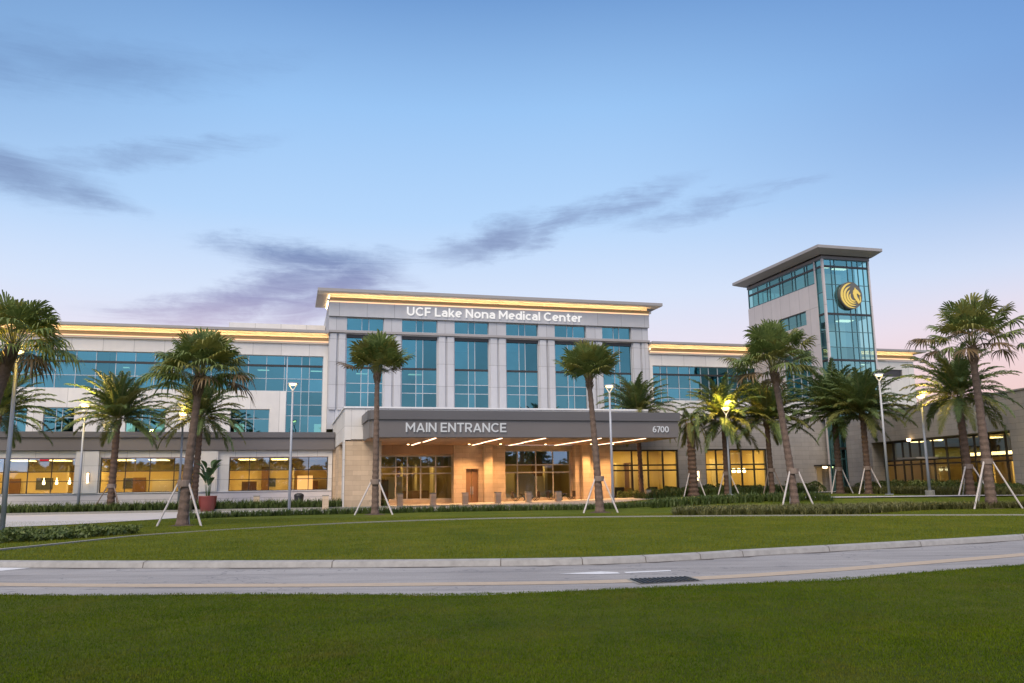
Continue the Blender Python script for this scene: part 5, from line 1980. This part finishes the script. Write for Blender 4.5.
tufts('ground_cover', 'olive ground cover bed before the right window bays', sdl([(21, -16.5), (27, -16.6), (33, -15.6), (37, -14.6)]), sdl([(21, -14.2), (27, -14.2), (33, -13.4), (37, -12.8)]), .5, 40, M['liriope'], 64, 8, .3)
leafy('hedge', 'dark shrub row under the right window bays', sdl([(20.8, -12.3), (29, -12.4), (36.5, -12.2)]), sdl([(20.8, -11.2), (29, -11.2), (36.5, -11.2)]), .72, 420, M['shrub'], 65, .09)
leafy('hedge', 'dark clipped shrubs along the stone wall left of the tower', sdl([(36.6, -11.6), (40.0, -11.6)]), sdl([(36.6, -10.6), (40.0, -10.6)]), .95, 520, M['shrub'], 66, .09)
leafy('hedge', 'green mounded shrubs at the foot of the twin date palms', sdl([(41.3, -15.6), (42.4, -19.5)]), sdl([(44.2, -12.2), (46.5, -17.0)]), .85, 420, M['shrub'], 67, .09)


def adl(pts):
    return np.array([((A0 + AD * t + Vector((0.9948, 0.102, 0)) * q).x, (A0 + AD * t + Vector((0.9948, 0.102, 0)) * q).y) for t, q in pts])


leafy('hedge', 'dark green shrubs under the annex window', adl([(2, -1.9), (8, -1.9), (14, -1.9), (26, -1.9)]), adl([(2, -.3), (8, -.3), (14, -.3), (26, -.3)]), .85, 420, M['shrub'], 68, .09)
tufts('ground_cover', 'pale strappy ground cover before the annex shrubs', adl([(4, -4.4), (10, -4.6), (16, -4.0), (22, -3.4)]), adl([(4, -2.2), (10, -2.2), (16, -2.1), (22, -2.1)]), .45, 44, M['liriope_dry'], 69, 8, .3)
# olive strip in front of the right-hand walk
ra = catmull([(7.4, 39.2), (10.5, 38.7), (14.2, 37.7), (16.5, 38.6), (19.5, 41.2), (23, 42.4), (29.0, 42.2)], 8)
rb = catmull([(8.0, 42.4), (11.0, 43.6), (15, 44.0), (18, 44.0), (21, 44.0), (24.5, 43.8), (30.0, 43.4)], 8)
tufts('ground_cover', 'olive strappy ground cover strip along the right hand walk', ra, rb, .34, 34, M['liriope_dry'], 70, 9, .3)

# far wood across the road behind the viewer: it stands in the window reflections
rw_ = np.random.default_rng(90)
n = 26000
fx_ = rw_.random(n) * 260 - 130
fy_ = -46 - rw_.random(n) * 7
top_ = 7.0 + 2.2 * np.sin(fx_ * .21) + 1.7 * np.sin(fx_ * .53 + 1) + 1.1 * np.sin(fx_ * 1.37)
fz_ = top_ * rw_.random(n) ** .7
d1 = rw_.normal(size=(n, 3))
d1 /= np.linalg.norm(d1, axis=1)[:, None]
d2 = np.cross(d1, rw_.normal(size=(n, 3)))
d2 /= np.linalg.norm(d2, axis=1)[:, None]
cc_ = np.column_stack([fx_, fy_, fz_])
far_me = tri_mesh('far_wood', np.stack([cc_ - d1 * .6, cc_ + d2 * .4, cc_ + d1 * .6, cc_ - d2 * .4], 1).reshape(-1, 3), 4, M['shrub'])
far_o = bpy.data.objects.new('far_wood', far_me)
COL.objects.link(far_o)
tag(far_o, 'dark belt of trees across the road behind the viewer', 'trees', None, 'stuff')

tufts('ground_cover', 'green strappy ground cover between the braced palm and the right hand walk', catmull([(7.5, 46.2), (10.5, 46.2), (14, 46.0), (17.5, 45.9)], 6), catmull([(8.0, 49.0), (10.5, 48.4), (14, 47.3), (17.2, 46.5)], 6), .42, 40, M['liriope'], 71, 8, .28)

# ---------------------------------------------------------------- grass blades of the foreground and island lawns
def blades(name, label, n, sampler, h, w, seed, zf_, mat):
    r = np.random.default_rng(seed)
    P = sampler(r, n)
    n = len(P)
    z = zf_(P[:, 0], P[:, 1])
    a = r.random(n) * 2 * np.pi
    hh = h * (.5 + .8 * r.random(n))
    ln_ = .7 * hh * r.random(n)
    b = np.column_stack([P, z - .004])
    side = np.column_stack([np.cos(a), np.sin(a), np.zeros(n)]) * w
    a2 = r.random(n) * 2 * np.pi
    tip = b + np.column_stack([np.cos(a2) * ln_, np.sin(a2) * ln_, hh])
    v = np.stack([b - side, b + side, tip], 1).reshape(-1, 3)
    ob = bpy.data.objects.new(name, tri_mesh(name, v, 3, mat))
    COL.objects.link(ob)
    return tag(ob, label, 'grass', None, 'stuff')


def samp_front(r, n):
    # denser towards the camera, only the wedge the view can see plus a margin
    y = 6.6 + (17.5 - 6.6) * r.random(n * 2) ** 1.25
    x = (r.random(n * 2) * 2 - 1) * (y * .68 + 2.0)
    k = y < np.interp(x, near_edge[:, 0], near_edge[:, 1]) + .04 * np.sin(x * 9) + .03 * np.sin(x * 23)
    return np.column_stack([x, y])[k][:n]


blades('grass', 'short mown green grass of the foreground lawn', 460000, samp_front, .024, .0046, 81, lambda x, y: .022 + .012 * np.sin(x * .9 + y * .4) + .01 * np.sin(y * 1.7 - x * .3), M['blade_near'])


def samp_isl(r, n):
    y = 18 + 24 * r.random(n * 3) ** 1.1
    x = (r.random(n * 3) * 2 - 1) * (y * .68 + 1)
    k = y > np.interp(x, ln[:, 0], ln[:, 1]) + .02
    return np.column_stack([x, y])[k][:n]


blades('grass', 'mown green grass of the island lawn beyond the road', 240000, samp_isl, .045, .007, 82,
       lambda x, y: hgt(x, y) + .06 * np.exp(-((y - 29) / 6.0) ** 2) * np.exp(-(x / 14.0) ** 2), M['blade'])
